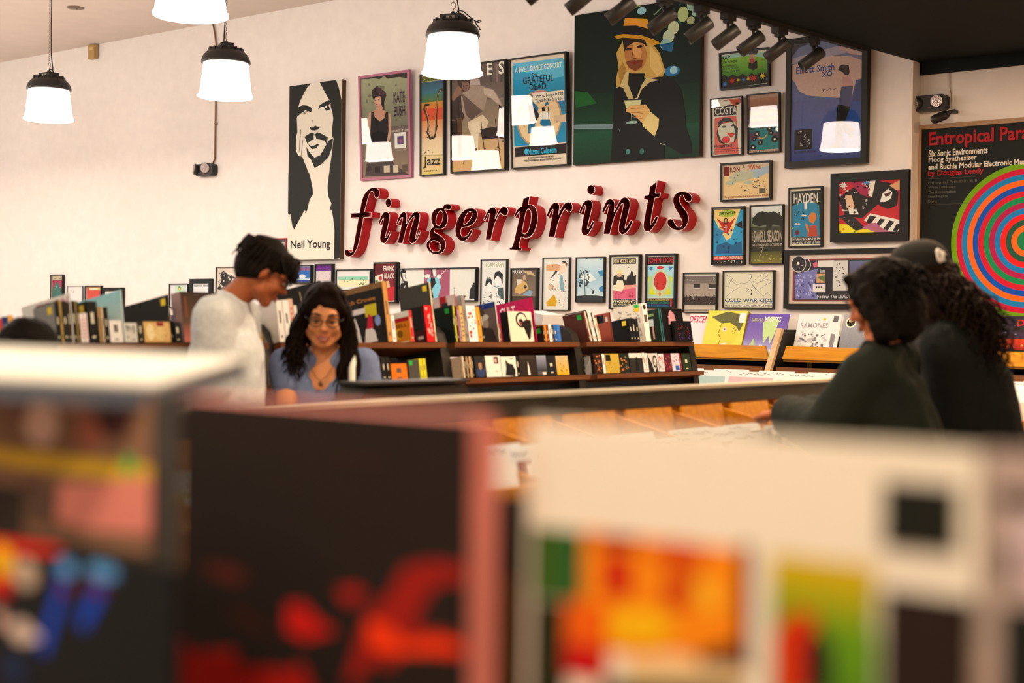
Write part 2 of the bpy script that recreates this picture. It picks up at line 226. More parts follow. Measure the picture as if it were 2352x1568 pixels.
{"X":-5.271,"Z":3.087,"W":0.397,"H":0.265,"fc":"161510","lip":0.014,"dep":0.03,"tilt":4.0,"bg":"e8dcc0","cat":"poster","label":"small green poster with an upside down bearded head above red flowers","ops":[["g","8fc040","5a9a28",11,117,386,235],["p","9fc8b0",[14,246,243,246,349,234,385,207,385,192,244,222,37,220]],["g","4f9020","2a5a18",11,70,386,117],["p","171a12",[11,96,35,110,67,87,103,105,148,83,184,103,220,76,255,100,291,77,325,97,386,83,386,20,14,11]],["t","1c2a1c","RAY",18,211,90,238],["t","1c2a1c","LAMONTAGNE",19,186,145,204],["t","1c2a1c","FINGERPRINTS",20,159,138,172],["t","1c2a1c","JULY 11TH 2021",20,140,152,154],["t","1c2a1c","TUESDAY 6PM 4300",20,121,164,136],["p","3a3f48",[221,254,314,254,301,224,244,226]],["p","c08a72",[243,230,279,230,289,171,263,142,240,176]],["p","1d1611",[236,176,262,165,302,185,305,130,272,116,232,137]],["p","a8483a",[242,199,279,199,280,171,249,171]],["f","c8281c",99,60,31,27],["f","c8281c",271,63,34,30],["f","e8b820",229,63,19,17],["f","e8c020",345,71,26,24],["f","e8c020",150,61,17,14],["f","3a78c8",36,42,24,21],["f","3a78c8",193,59,18,16],["f","3a70b8",377,49,9,14],["k","c84030",8,155,100,369,216,7,3]]},
{"X":-5.339,"Z":2.615,"W":0.261,"H":0.416,"fc":"17140f","lip":0.009,"dep":0.025,"tilt":3.2,"bg":"e6d8bc","cat":"poster","label":"small framed collage poster with a face and red eye burst, left of the octopus poster","ops":[["p","e2685a",[32,278,210,280,224,11,28,15]],["p","e0d6b6",[56,228,201,241,212,169,186,100,141,87,86,91,57,165]],["p","3a3a34",[56,244,110,276,165,267,193,226,156,244,102,241,61,204]],["p","3a3a34",[184,227,222,192,217,130,186,84,198,162]],["p","3a3a34",[52,197,76,124,123,81,68,100,47,157]],["e","d8403c",124,116,33,26],["p","d8403c",[126,168,203,154,167,125]],["e","3a403a",107,209,20,7],["e","3a403a",179,213,17,7],["p","23252c",[26,350,212,362,214,287,32,287]],["t","e9dcc0","COSTA",35,294,218,350],["p","c85030",[153,395,243,395,253,367,199,348,172,370]],["e","2a1a14",217,366,14,11],["l","c85030",4,[108,395,254,401]],["l","c85030",3,[136,357,252,394]],["t","2a2420","FINGERPRINTS",27,62,187,82],["t","7a3a30","in store performance and signing",27,43,246,54],["t","7a3a30","saturday at seven long beach",27,29,246,40]]},
{"X":-5.04,"Z":2.615,"W":0.259,"H":0.419,"fc":"17140f","lip":0.009,"dep":0.025,"tilt":3.5,"bg":"b8927a","cat":"poster","label":"small framed teal poster of an octopus crowd of black discs","ops":[["g","b07a5c","8a5a4a",7,294,252,387],["g","6a4a5a","4a3a5a",7,193,252,325],["r","155a5a",8,14,252,201],["p","1a7a78",[72,197,142,200,170,136,252,84,252,22,13,30,38,106]],["r","5a3a4a",9,105,91,148],["r","5a3a4a",204,101,252,139],["f2","181818",78,139,24,21],["f2","181818",116,190,23,20],["f2","181818",173,170,23,21],["f2","181818",185,139,21,18],["f2","181818",214,94,27,25],["f2","181818",102,78,23,21],["f2","181818",52,105,19,17],["f2","181818",41,47,25,22],["f2","181818",249,45,3,19],["p","d9a038",[78,115,126,108,161,136,144,111,109,97]],["t","e0b860","BLANC-SMITH",19,263,245,302],["t","e0b860","EXPOSE SPEED",27,227,246,255],["r","c8a888",11,8,252,26],["t","7a2018","THURSDAY AUGUST 4TH LONG BEACH",15,9,252,23]]},
{"X":-4.729,"Z":2.497,"W":0.61,"H":0.888,"fc":"14130f","lip":0.04,"dep":0.05,"tilt":0.3,"bg":"6c6c8a","cat":"poster","label":"big black framed blue poster of a person walking, below the track lights","ops":[["g","5c6a88","7a7a92",32,654,578,856],["p","2a3040",[32,856,167,856,160,836,93,821,35,758]],["k","6a80b0",26,32,759,169,856,3,4],["p","a89aa4",[32,751,471,813,577,782,577,760,203,726,32,713]],["p","cfa893",[32,705,203,733,368,738,489,718,578,679,578,568,524,559,494,443,373,454,166,487,98,523,63,588,32,621]],["p","c8a090",[391,781,479,812,577,775,578,716,489,733]],["p","57638e",[32,621,63,588,98,523,166,487,373,454,494,443,524,559,578,539,578,199,38,238]],["g","565f8a","4a568c",33,218,578,451],["g","4a568c","2b3a70",38,32,578,218],["p","274a8a",[495,428,524,544,572,554,578,524,578,258,514,248,441,299]],["p","33406e",[517,508,528,558,568,558,578,509,578,420,495,413]],["t","2c4f8c","Elliott Smith",74,641,364,690],["t","2c4f8c","XO",270,602,350,639],["l","2a1a14",3,[273,523,290,498,282,522,315,507,331,521,348,508,380,516]],["p","15120f",[390,639,402,664,434,672,470,661,477,615,467,594,435,605,410,629]],["p","d9a890",[394,631,427,620,443,596,419,584,403,589]],["p","c9948a",[427,590,475,593,500,561,503,516,421,517]],["p","3f4668",[419,524,503,520,488,384,407,398,402,436]],["p","1a1816",[392,407,488,384,449,283,428,128,379,139,377,229]],["p","1a1816",[441,299,514,234,500,168,442,224]],["p","1a1816",[335,112,379,150,428,128,420,99,339,100]],["r","12120f",68,121,205,258],["k","a8a8a0",16,78,128,198,251,10,5],["t","20263c","in stores now",68,95,236,116]],"yaw":-1.5},
{"X":-5.251,"Z":2.288,"W":0.408,"H":0.274,"fc":"171510","lip":0.014,"dep":0.03,"tilt":2.4,"bg":"e8d8c0","cat":"poster","label":"small framed cream drawing poster with birds and a well","ops":[["r","ecc58a",17,20,388,242],["p","d8b896",[17,258,384,251,385,185,18,205]],["p","a8b8bc",[242,214,384,235,385,192,292,154,235,171]],["p","c0bc98",[69,173,127,206,193,217,267,198,260,155,178,138,95,135]],["e","b8bc9c",82,132,42,16],["e","b8bc9c",223,128,36,13],["k","6a5a3a",22,43,27,376,189,7,6],["t","7a2018","I",25,181,69,247],["t","7a2018","RON",77,206,156,242],["t","5a4a30","&",177,232,199,250],["t","b8522a","Wine",225,216,324,254],["l","23231f",4,[268,137,293,125,285,132,309,137]],["l","23231f",5,[261,97,294,85,281,100,318,103]],["l","23231f",5,[187,70,228,79]],["l","3a3228",3,[313,124,319,51,359,53,358,125]],["r","6a5f48",310,47,361,83],["t","a8582a","Fingerprints in the music room FREE",33,21,384,40]]},
{"X":-5.318,"Z":1.836,"W":0.27,"H":0.414,"fc":"151410","lip":0.01,"dep":0.03,"tilt":0.8,"bg":"ead9be","cat":"poster","label":"small framed poster of a red robed figure with raised arms over blue sea","ops":[["r","1a1a1a",8,9,260,399],["r","2a9ac0",13,68,253,390],["p","f2c878",[15,395,231,395,156,192,119,175,41,291,16,336]],["p","2a80a8",[20,269,101,245,52,158,26,181]],["p","17181a",[192,286,245,313,249,255,209,271]],["p","1a6088",[43,143,119,164,170,140,244,168,250,73,28,77]],["k","123a58",14,24,80,246,276,15,8],["e","a8b838",128,367,67,26],["t","23231f","JIM WHITE",57,353,191,380],["p","c81f22",[38,335,91,304,116,325,146,302,195,340,167,294,143,244,126,222,105,230,75,282]],["p","4a2a1a",[95,326,116,340,131,321,129,295,95,296]],["p","d9a070",[106,325,121,326,121,303,108,303]],["l","f4e8d8",6,[115,285,116,237]],["l","f4e8d8",6,[102,268,130,270]],["r","c8241c",15,35,255,64],["t","f2dcc0","WED MARCH 7 FINGERPRINTS",19,40,251,61],["k","f2dcc0",22,18,9,255,33,7,2]]},
{"X":-5.008,"Z":1.836,"W":0.264,"H":0.416,"fc":"1b1a16","lip":0.006,"dep":0.03,"tilt":0.8,"bg":"8a8a78","cat":"poster","label":"small framed photo poster of a dark spreading tree over a field","ops":[["g","e9e4da","c8c8b8",5,335,258,406],["g","a8b098","6a7048",5,264,259,335],["g","3a3c28","26261c",5,91,260,263],["g","4a4a22","8a7a30",7,5,260,91],["p","20241a",[15,289,22,325,54,360,95,373,144,360,184,369,232,346,257,310,254,260,185,276,154,249,137,278,72,265]],["k","20241a",26,13,274,253,361,15,4],["r","20241a",129,235,146,285],["k","b8b050",20,11,10,260,72,10,2],["t","b8a488","SWELL SEASON",32,155,256,238],["t","a89878","THE",13,166,27,224],["t","b8a890","LIVE AT FINGERPRINTS OCTOBER 21ST",16,127,254,145],["l","c8b898",3,[63,114,108,120,88,70,76,56]]]},
{"X":-4.702,"Z":1.95,"W":0.254,"H":0.412,"fc":"171510","lip":0.01,"dep":0.03,"tilt":1.8,"bg":"ead9b8","cat":"poster","label":"small framed turquoise poster with a praying orange figure","ops":[["r","1c2a20",16,69,240,387],["p","1d7fa0",[24,285,74,304,129,313,183,303,228,284,232,67,28,72]],["k","b8c030",34,19,74,240,314,6,1],["r","1d7fa0",39,73,218,281],["t","ead9c8","HAYDEN",36,302,218,369],["p","f0e4d4",[116,310,137,312,138,260,118,259]],["p","d97a30",[148,210,173,237,204,229,208,194,186,159,155,174]],["p","b8402a",[141,97,163,146,209,145,218,71,141,73]],["p","d97a30",[124,168,147,146,156,97,132,126]],["e","6a1a1a",63,102,17,17],["e","f0d0b0",54,160,12,7],["e","f0d0b0",76,159,12,7],["e","f0d0b0",107,217,11,7],["e","f0d0b0",124,216,11,6],["k","14303a",14,36,175,124,256,9,3],["r","171510",22,21,241,68],["t","e8dcc8","SATURDAY JUNE 22ND @ 3PM",26,44,238,64],["t","e8dcc8","4612 E 2ND STREET LB 90803",26,24,238,38]]},
{"X":-4.378,"Z":1.976,"W":0.554,"H":0.463,"fc":"121110","lip":0.06,"dep":0.05,"tilt":1.0,"bg":"171514","cat":"painting","label":"black framed cartoon painting of piano keys, hair and a skull face","ops":[["r","c81f2a",48,48,506,409],["p","171514",[51,299,118,338,206,389,322,415,388,380,390,298,326,233,225,155,106,173]],["p","a81f4a",[131,413,220,412,287,344,281,289,207,320]],["p","f0e0cc",[279,412,322,413,296,296,266,304]],["f","e9e0d8",91,381,33,30],["f","2a80c0",254,393,35,22],["p","e8b890",[104,311,148,316,180,211,136,199,112,242]],["p","f0e4d4",[128,220,179,232,203,183,136,186]],["p","171514",[296,289,323,356,381,393,438,377,482,314,470,200,427,202,355,232]],["p","efe4d6",[354,259,368,313,410,345,439,316,426,276,390,258]],["p","4a2a14",[382,312,432,323,418,297,390,291]],["p","e0a070",[417,365,502,401,503,333,460,336]],["p","efe4d4",[240,141,283,187,506,132,506,51,459,48]],["p","171514",[283,173,327,162,285,112,255,127]],["p","171514",[356,150,393,142,350,96,321,104]],["p","171514",[421,135,457,127,408,67,379,82]],["p","171514",[472,113,504,105,473,59,444,66]],["p","c81f2a",[391,203,501,240,505,152,428,175]],["p","1c1a1a",[54,175,106,187,181,157,241,100,227,59,168,74,92,146]],["k","e8e0d8",16,61,88,182,168,4,5],["p","b8607a",[226,86,270,119,328,124,372,82,437,60,445,48,227,48]],["p","f2dc20",[51,126,122,117,182,74,256,86,329,56,329,48,53,48]],["k","d8c8b8",30,57,208,283,403,12,7],["k","1a1514",24,57,180,283,403,12,8],["f","7a2a2a",69,70,14,13],["f","c83a20",94,87,11,10],["f","3a8a3a",174,66,12,11]]},
{"X":-5.22,"Z":1.524,"W":0.41,"H":0.27,"fc":"1d1b18","lip":0.008,"dep":0.03,"tilt":0.0,"bg":"e9dcbe","cat":"poster","label":"framed cream poster of two sketched hands above blue capital letters","ops":[["t","1d4070","COLD WAR KIDS",16,45,395,73],["t","4a4638","4612 E 2ND ST LONG BEACH CA 90803",17,15,393,28],["t","a89a78","AT FINGERPRINTS SATURDAY DECEMBER",17,33,393,42],["l","5a564a",2,[26,234,43,241,77,211,60,204,111,167,144,182,177,178,210,189]],["l","5a564a",2,[23,161,44,153,60,197,34,226]],["l","5a564a",2,[136,153,78,124,29,87]],["l","5a564a",2,[226,181,291,231,347,252,355,231,291,188,259,174]],["l","5a564a",2,[291,188,364,209,389,187,325,159,301,138]],["l","5a564a",2,[235,174,276,130,326,87,358,116,391,80]],["l","3a4a80",3,[235,167,264,138,269,102]],["l","2a2a3a",3,[192,240,233,243,226,218,210,196]],["k","3a3a40",12,186,87,236,145,6,3],["k","6a6658",14,67,246,323,263,3,5]]},
{"X":-4.727,"Z":1.525,"W":0.843,"H":0.406,"fc":"151310","lip":0.035,"dep":0.04,"tilt":0.0,"bg":"d9bfae","cat":"memorabilia","label":"long black framed memorabilia display with silver discs and a cassette","ops":[["r","8a3034",63,51,815,342],["g","23212c","1d1b1e",77,61,815,331],["p","7a78b0",[79,235,153,255,253,275,224,156,257,65,82,65]],["k","b8b4d8",40,83,72,234,242,11,3],["k","3a3870",30,83,72,241,213,10,4],["e","e8dcd4",160,301,40,46],["e","2a2628",160,301,35,42],["e","e8dcd4",107,309,57,58],["e","262226",107,309,53,53],["e","e8dcd4",103,311,11,12],["k","e0d8d0",4,113,269,145,305,6,2],["r","e9ddd2",252,285,371,330],["r","d8cfc6",365,124,475,328],["k","3a3638",30,382,148,445,308,8,8],["p","d8687a",[214,310,244,324,253,289,222,282]],["r","d8a070",244,178,308,240],["p","5a6a30",[248,215,306,232,307,182]],["r","e8dcd4",218,114,312,171],["e","2a2628",246,149,6,6],["e","2a2628",282,149,6,6],["r","2a2628",255,145,272,153],["t","e0d8d4","korn",272,246,307,274],["t","e0d8d8","Follow The LEADER",252,73,521,96],["g","6a6a90","4a4a68",486,222,815,324]]},
{"X":-5.553,"Z":1.491,"W":0.286,"H":0.293,"fc":"1a1814","lip":0.008,"dep":0.03,"tilt":0.0,"bg":"ddd2c4","cat":"poster","label":"framed sepia photograph of a crowd before a brick building","ops":[["r","9a8878",6,11,280,267],["g","6f6258","82746a",6,215,280,264],["k","c8beb0",20,10,221,277,260,4,4],["g","a89686","b09c88",6,120,280,213],["r","2f2a26",89,181,142,210],["r","2f2a26",215,178,271,207],["r","e0d4c4",84,177,142,183],["r","e0d4c4",212,175,271,181],["r","3a2d28",6,56,280,120],["k","2a1f1c",26,9,108,279,135,8,6],["k","c0a898",20,12,66,280,126,6,9],["g","c8b49c","d9c6b0",7,26,280,56]]},
{"X":-6.206,"Z":1.513,"W":0.277,"H":0.412,"fc":"1a1815","lip":0.012,"dep":0.035,"tilt":0.0,"bg":"e9dcc4","cat":"poster","label":"framed poster of a blonde figure over a pink crowd and skyline","ops":[["r","2a261f",28,341,237,385],["t","ead9a8","NEW MODEL ARMY",33,346,233,380],["p","23211d",[32,184,35,254,77,260,127,260,136,218,153,218,160,252,185,259,193,286,210,283,218,252,239,259,240,183]],["p","e0607a",[33,143,95,184,240,183,242,80,34,80]],["p","e89a80",[95,177,240,187,241,163,129,149]],["p","f0e0b8",[69,219,120,218,137,170,113,136,37,143]],["p","e8b8a0",[72,281,93,288,110,274,106,246,81,243]],["p","ecd890",[64,288,93,301,118,284,115,239,106,274,77,277,69,239]],["k","b83a58",20,37,84,238,136,11,3],["r","23211d",34,22,243,77],["t","ead9a8","FINGERPRINTS",38,51,239,72],["t","ead9a8","SUN. NOV. 23RD, 2002 - 2PM",39,27,239,44],["l","3a3630",3,[51,319,67,322]],["l","3a3630",3,[159,311,176,316]]]},
{"X":-5.88,"Z":1.523,"W":0.267,"H":0.403,"fc":"1a1815","lip":0.014,"dep":0.035,"tilt":0.0,"bg":"e9dfc8","cat":"poster","label":"framed poster of a red patterned egg shaped face between yellow sprays","ops":[["r","1d1b1a",11,320,243,381],["t","c82438","JOHN DOE",17,325,239,377],["r","a8d0c0",12,78,247,315],["p","b0d8d8",[12,316,243,313,244,239,14,241]],["e","c8d0a0",130,186,79,101],["e","d0342e",129,200,55,70],["k","7a1a1a",14,84,152,174,247,8,4],["e","d0342e",127,301,29,12],["f","2a78b8",45,294,25,20],["f","2a78b8",217,294,24,21],["p","d8d838",[20,221,48,248,37,187,50,159,91,112,83,97,26,105,38,146]],["p","d8d838",[237,219,200,246,221,185,210,159,167,112,175,97,227,105,218,145]],["e","d8906a",127,105,11,15],["r","1d2028",12,11,248,74],["t","d8c030","SAT. DEC 07, 2002 FINGERPRINTS 7PM",17,54,212,71],["t","2a8a78","4612 E 2ND ST LONG BEACH",18,34,212,49],["t","2a78b8","FREE IN STORE PERFORMANCE",18,14,213,29],["r","b82a28",218,14,233,71]]},
{"X":-6.527,"Z":1.565,"W":0.271,"H":0.349,"fc":"1d1d1c","lip":0.007,"dep":0.03,"tilt":0.0,"bg":"b8ccd0","cat":"poster","label":"framed blue print of a bare tree and tiny figure on a hill","ops":[["g","d9e0dc","a8c4cc",6,183,265,343],["g","a8c4cc","d0dcd8",6,49,265,183],["p","4a8fb0",[207,238,265,251,265,203,225,203]],["p","3f80a8",[214,112,265,133,265,84,227,84]],["p","e9ece6",[17,205,138,225,191,175,105,148]],["p","2f3436",[7,49,90,55,193,53,265,46,265,7,8,6]],["l","23282a",6,[90,53,84,148,77,254]],["k","2f3a3c",44,25,112,128,254,14,3],["k","4a5a5c",24,17,134,132,219,8,4],["p","23282a",[154,63,160,91,167,95,178,67]],["l","23282a",3,[145,105,163,88]],["e","2a80b8",98,338,9,5],["e","4a90b8",231,329,12,5]]},
{"X":-6.85,"Z":1.501,"W":0.264,"H":0.415,"fc":"23221f","lip":0.006,"dep":0.03,"tilt":0.0,"bg":"eaddcb","cat":"poster","label":"framed white collage poster of faces and a yellow guitar","ops":[["p","e0a070",[31,358,134,364,179,349,162,313,109,307,32,307]],["p","2f2f34",[69,242,118,307,153,313,110,249]],["p","f0d0b0",[162,342,197,377,223,384,237,348,216,298,172,292]],["p","2a2420",[179,377,205,390,237,369,233,334,224,369]],["p","7fa8b0",[154,270,190,277,214,156,183,149,164,213]],["p","f0e4d0",[74,242,144,306,173,242,120,178,84,163]],["e","d9b890",75,185,21,26],["l","3a3020",3,[58,199,74,212,97,199,98,163,75,156]],["p","d9a020",[36,63,112,127,144,70,132,34,41,34]],["k","c86a40",14,35,127,246,358,10,5],["k","3a3a3a",14,64,42,230,300,7,6],["k","8a8478",16,157,28,257,113,5,8]]},
{"X":-7.487,"Z":1.494,"W":0.273,"H":0.416,"fc":"23221f","lip":0.006,"dep":0.03,"tilt":0.0,"bg":"eadfd0","cat":"poster","label":"framed ink drawing of two young faces with black hair","ops":[["t","a8a878","TEGAN SARA",27,356,238,392],["p","2f3432",[43,198,53,256,90,274,119,241,115,205,91,234,59,205]],["p","f2e8dc",[54,205,91,234,115,205,107,155,69,155]],["p","2a2e2e",[133,262,146,313,192,323,229,297,226,212,202,269,165,284,138,248]],["p","f4eae0",[139,248,174,280,212,255,208,205,167,194]],["l","4a90a8",5,[129,201,167,192,213,205]],["p","4a5a58",[176,183,232,190,243,83,186,126]],["k","4a504c",40,27,40,234,155,11,4],["k","a8b0a0",20,33,255,128,328,8,5]]},
{"X":-7.166,"Z":1.503,"W":0.27,"H":0.334,"fc":"1a1815","lip":0.012,"dep":0.04,"tilt":0.0,"bg":"d0bca4","cat":"poster","label":"small framed magazine cover of a seated guitar player","ops":[["g","6a5648","8a745c",10,102,260,321],["t","e8dccc","MUSIC",10,290,131,322],["p","c8a878",[108,315,198,313,248,271,181,278]],["p","d8a860",[38,159,74,209,110,237,155,222,183,173,138,145,94,124,48,138]],["p","e0ccb0",[55,244,109,244,110,216,65,195]],["p","c89a78",[118,272,145,279,155,243,128,230]],["e","3a2a20",147,184,16,15],["p","8aa0b0",[121,124,192,159,228,145,202,109]],["p","4a3a30",[12,110,260,109,260,11,14,10]]]},
{"X":-8.395,"Z":1.57,"W":0.867,"H":0.28,"fc":"171614","lip":0.01,"dep":0.04,"tilt":0.0,"bg":"e9decb","cat":"poster","label":"wide framed band poster with a plum panel and a pale blue winged figure","ops":[["r","a8586a",289,20,577,271],["p","1f1f22",[12,252,40,272,74,264,81,202,41,178,18,211]],["p","e8dccc",[35,236,72,244,69,194,47,186]],["p","23231f",[14,136,41,178,98,169,111,94,90,8,11,8]],["k","d8ccc0",16,19,20,101,169,12,5],["p","8ac8d0",[321,184,365,200,452,199,481,118,445,29,357,20]],["p","1d1d20",[365,200,409,199,420,150,378,102,401,29,335,28,355,118]],["p","efe0d0",[380,269,424,268,425,215,398,199]],["p","1d1d20",[366,271,383,271,384,208,370,208]],["e","f0e6da",326,212,33,17],["e","f0e6da",458,207,28,19],["l","f4ead8",5,[484,227,543,272]],["p","2a2a2a",[792,21,796,92,837,156,853,148,855,21]],["l","5a5550",3,[595,97,648,94]],["l","5a5550",3,[626,117,633,21]],["k","5a5550",6,681,17,756,53,11,3]]},
{"X":-8.686,"Z":1.552,"W":0.27,"H":0.354,"fc":"1a1815","lip":0.012,"dep":0.05,"tilt":0.0,"bg":"c8b8a0","cat":"poster","label":"small framed dark red poster with scratchy white lettering","ops":[["r","7a1f2c",10,38,256,339],["p","e8dcc0",[10,231,100,256,125,138,20,122]],["p","5a1820",[23,315,98,323,123,272,41,256]],["t","eadfc8","FRANK",112,276,240,322],["t","eadfc8","BLACK",125,211,241,259],["e","b83a3a",77,214,21,20],["p","e0b080",[147,188,182,196,194,138,160,130]],["p","c82830",[148,130,246,146,254,29,162,13]],["p","6a8a48",[17,198,48,206,49,180,19,176]]]},
{"X":-9.164,"Z":1.657,"W":0.433,"H":0.193,"fc":"1a1815","lip":0.01,"dep":0.04,"tilt":0.0,"bg":"eae0d2","cat":"poster","label":"framed white poster with a green strip and small palm sketches","ops":[["r","9ac8a8",25,100,398,129],["r","ecdfae",25,37,399,100],["k","6a7a48",12,67,41,385,121,14,3]]},
{"X":-9.434,"Z":1.68,"W":0.225,"H":0.223,"fc":"1a1815","lip":0.01,"dep":0.04,"tilt":0.0,"bg":"d9c8c0","cat":"poster","label":"small framed poster with a purple heading block","ops":[["r","7a2f8a",8,158,210,212],["t","2a1430","MY MORNING",14,188,203,208],["t","2a1430","JACKET",15,162,204,182],["r","e0c8c0",9,8,212,155],["k","b88a90",22,17,20,205,141,10,4]]},
{"X":-9.725,"Z":1.73,"W":0.243,"H":0.168,"fc":"1a1815","lip":0.01,"dep":0.04,"tilt":0.0,"bg":"e4dccc","cat":"poster","label":"small framed bright blue poster with orange heading","ops":[["r","2a6ab0",8,13,234,160],["r","e8dcd0",8,152,231,160],["t","c8482a","TAJ MAHAL",8,105,228,146],["e","e8e0d8",119,63,44,20],["p","1d3a78",[8,34,233,52,234,12,9,13]],["p","c8d8e8",[23,42,229,52,229,32,38,28]]]},
{"X":-10.267,"Z":1.908,"W":0.446,"H":0.24,"fc":"a02030","lip":0.012,"dep":0.03,"tilt":0.0,"bg":"4a4438","cat":"poster","label":"red framed print peeking out behind the black haired head","ops":[["r","5a5448",21,13,432,224],["r","e0d4c4",353,103,408,200]]},
{"X":-11.215,"Z":1.555,"W":0.334,"H":0.228,"fc":"171b1c","lip":0.045,"dep":0.03,"tilt":0.0,"bg":"e8ded6","cat":"poster","label":"thick black framed white poster with two lowercase words","ops":[["t","3a3434","damien rice",55,152,266,176]]},
{"X":-11.535,"Z":1.495,"W":0.293,"H":0.243,"fc":"23221f","lip":0.008,"dep":0.03,"tilt":0.0,"bg":"e6dcd4","cat":"poster","label":"thin framed white poster with a yellow head sketch","ops":[["r","c8d8b8",84,134,241,224],["e","2a2a20",152,195,23,20],["e","d8d048",152,191,18,15]]},
{"X":-10.82,"Z":1.598,"W":0.304,"H":0.295,"fc":"23221f","lip":0.006,"dep":0.03,"tilt":0.0,"bg":"e0c8b0","cat":"poster","label":"framed poster of a crowd of black silhouettes beside the black haired head","ops":[["p","2a2522",[43,237,108,258,190,215,287,193,290,45,144,45,62,67,13,88,77,173]],["k","e8d8c4",26,18,45,258,248,17,4],["k","2a2522",20,10,34,274,248,17,6]]},
{"X":-13.58,"Z":1.566,"W":0.226,"H":0.283,"fc":"171614","lip":0.008,"dep":0.035,"tilt":0.0,"bg":"d8c8b0","cat":"poster","label":"small framed poster with red curtains and green cone on the far left","ops":[["r","4a2a28",20,11,211,270],["r","c8b890",28,225,203,265],["k","3a2a1a",14,34,231,196,259,9,4],["r","a82a48",25,128,204,216],["p","2a6a5a",[110,213,193,128,206,11,29,11,33,128]],["k","e8e0d8",6,45,83,187,164,8,3]]},
{"X":-13.277,"Z":1.522,"W":0.28,"H":0.204,"fc":"8a847c","lip":0.005,"dep":0.03,"tilt":0.0,"bg":"ecdfd2","cat":"poster","label":"thin framed pale poster standing behind the cyan record","ops":[["k","c8a888",10,29,126,121,162,9,3]]},
{"X":-12.949,"Z":1.541,"W":0.284,"H":0.185,"fc":"1a1815","lip":0.012,"dep":0.03,"tilt":0.0,"bg":"d8c0a0","cat":"poster","label":"small framed red and yellow label poster behind the cyan record","ops":[["r","d8483a",21,10,271,167],["r","e8d8b0",63,138,218,161],["r","e0b848",217,137,262,161]]},
{"X":-12.642,"Z":1.49,"W":0.351,"H":0.213,"fc":"171614","lip":0.035,"dep":0.03,"tilt":0.0,"bg":"ece0d6","cat":"poster","label":"thick black framed blank white poster on the left wall","ops":[]}]
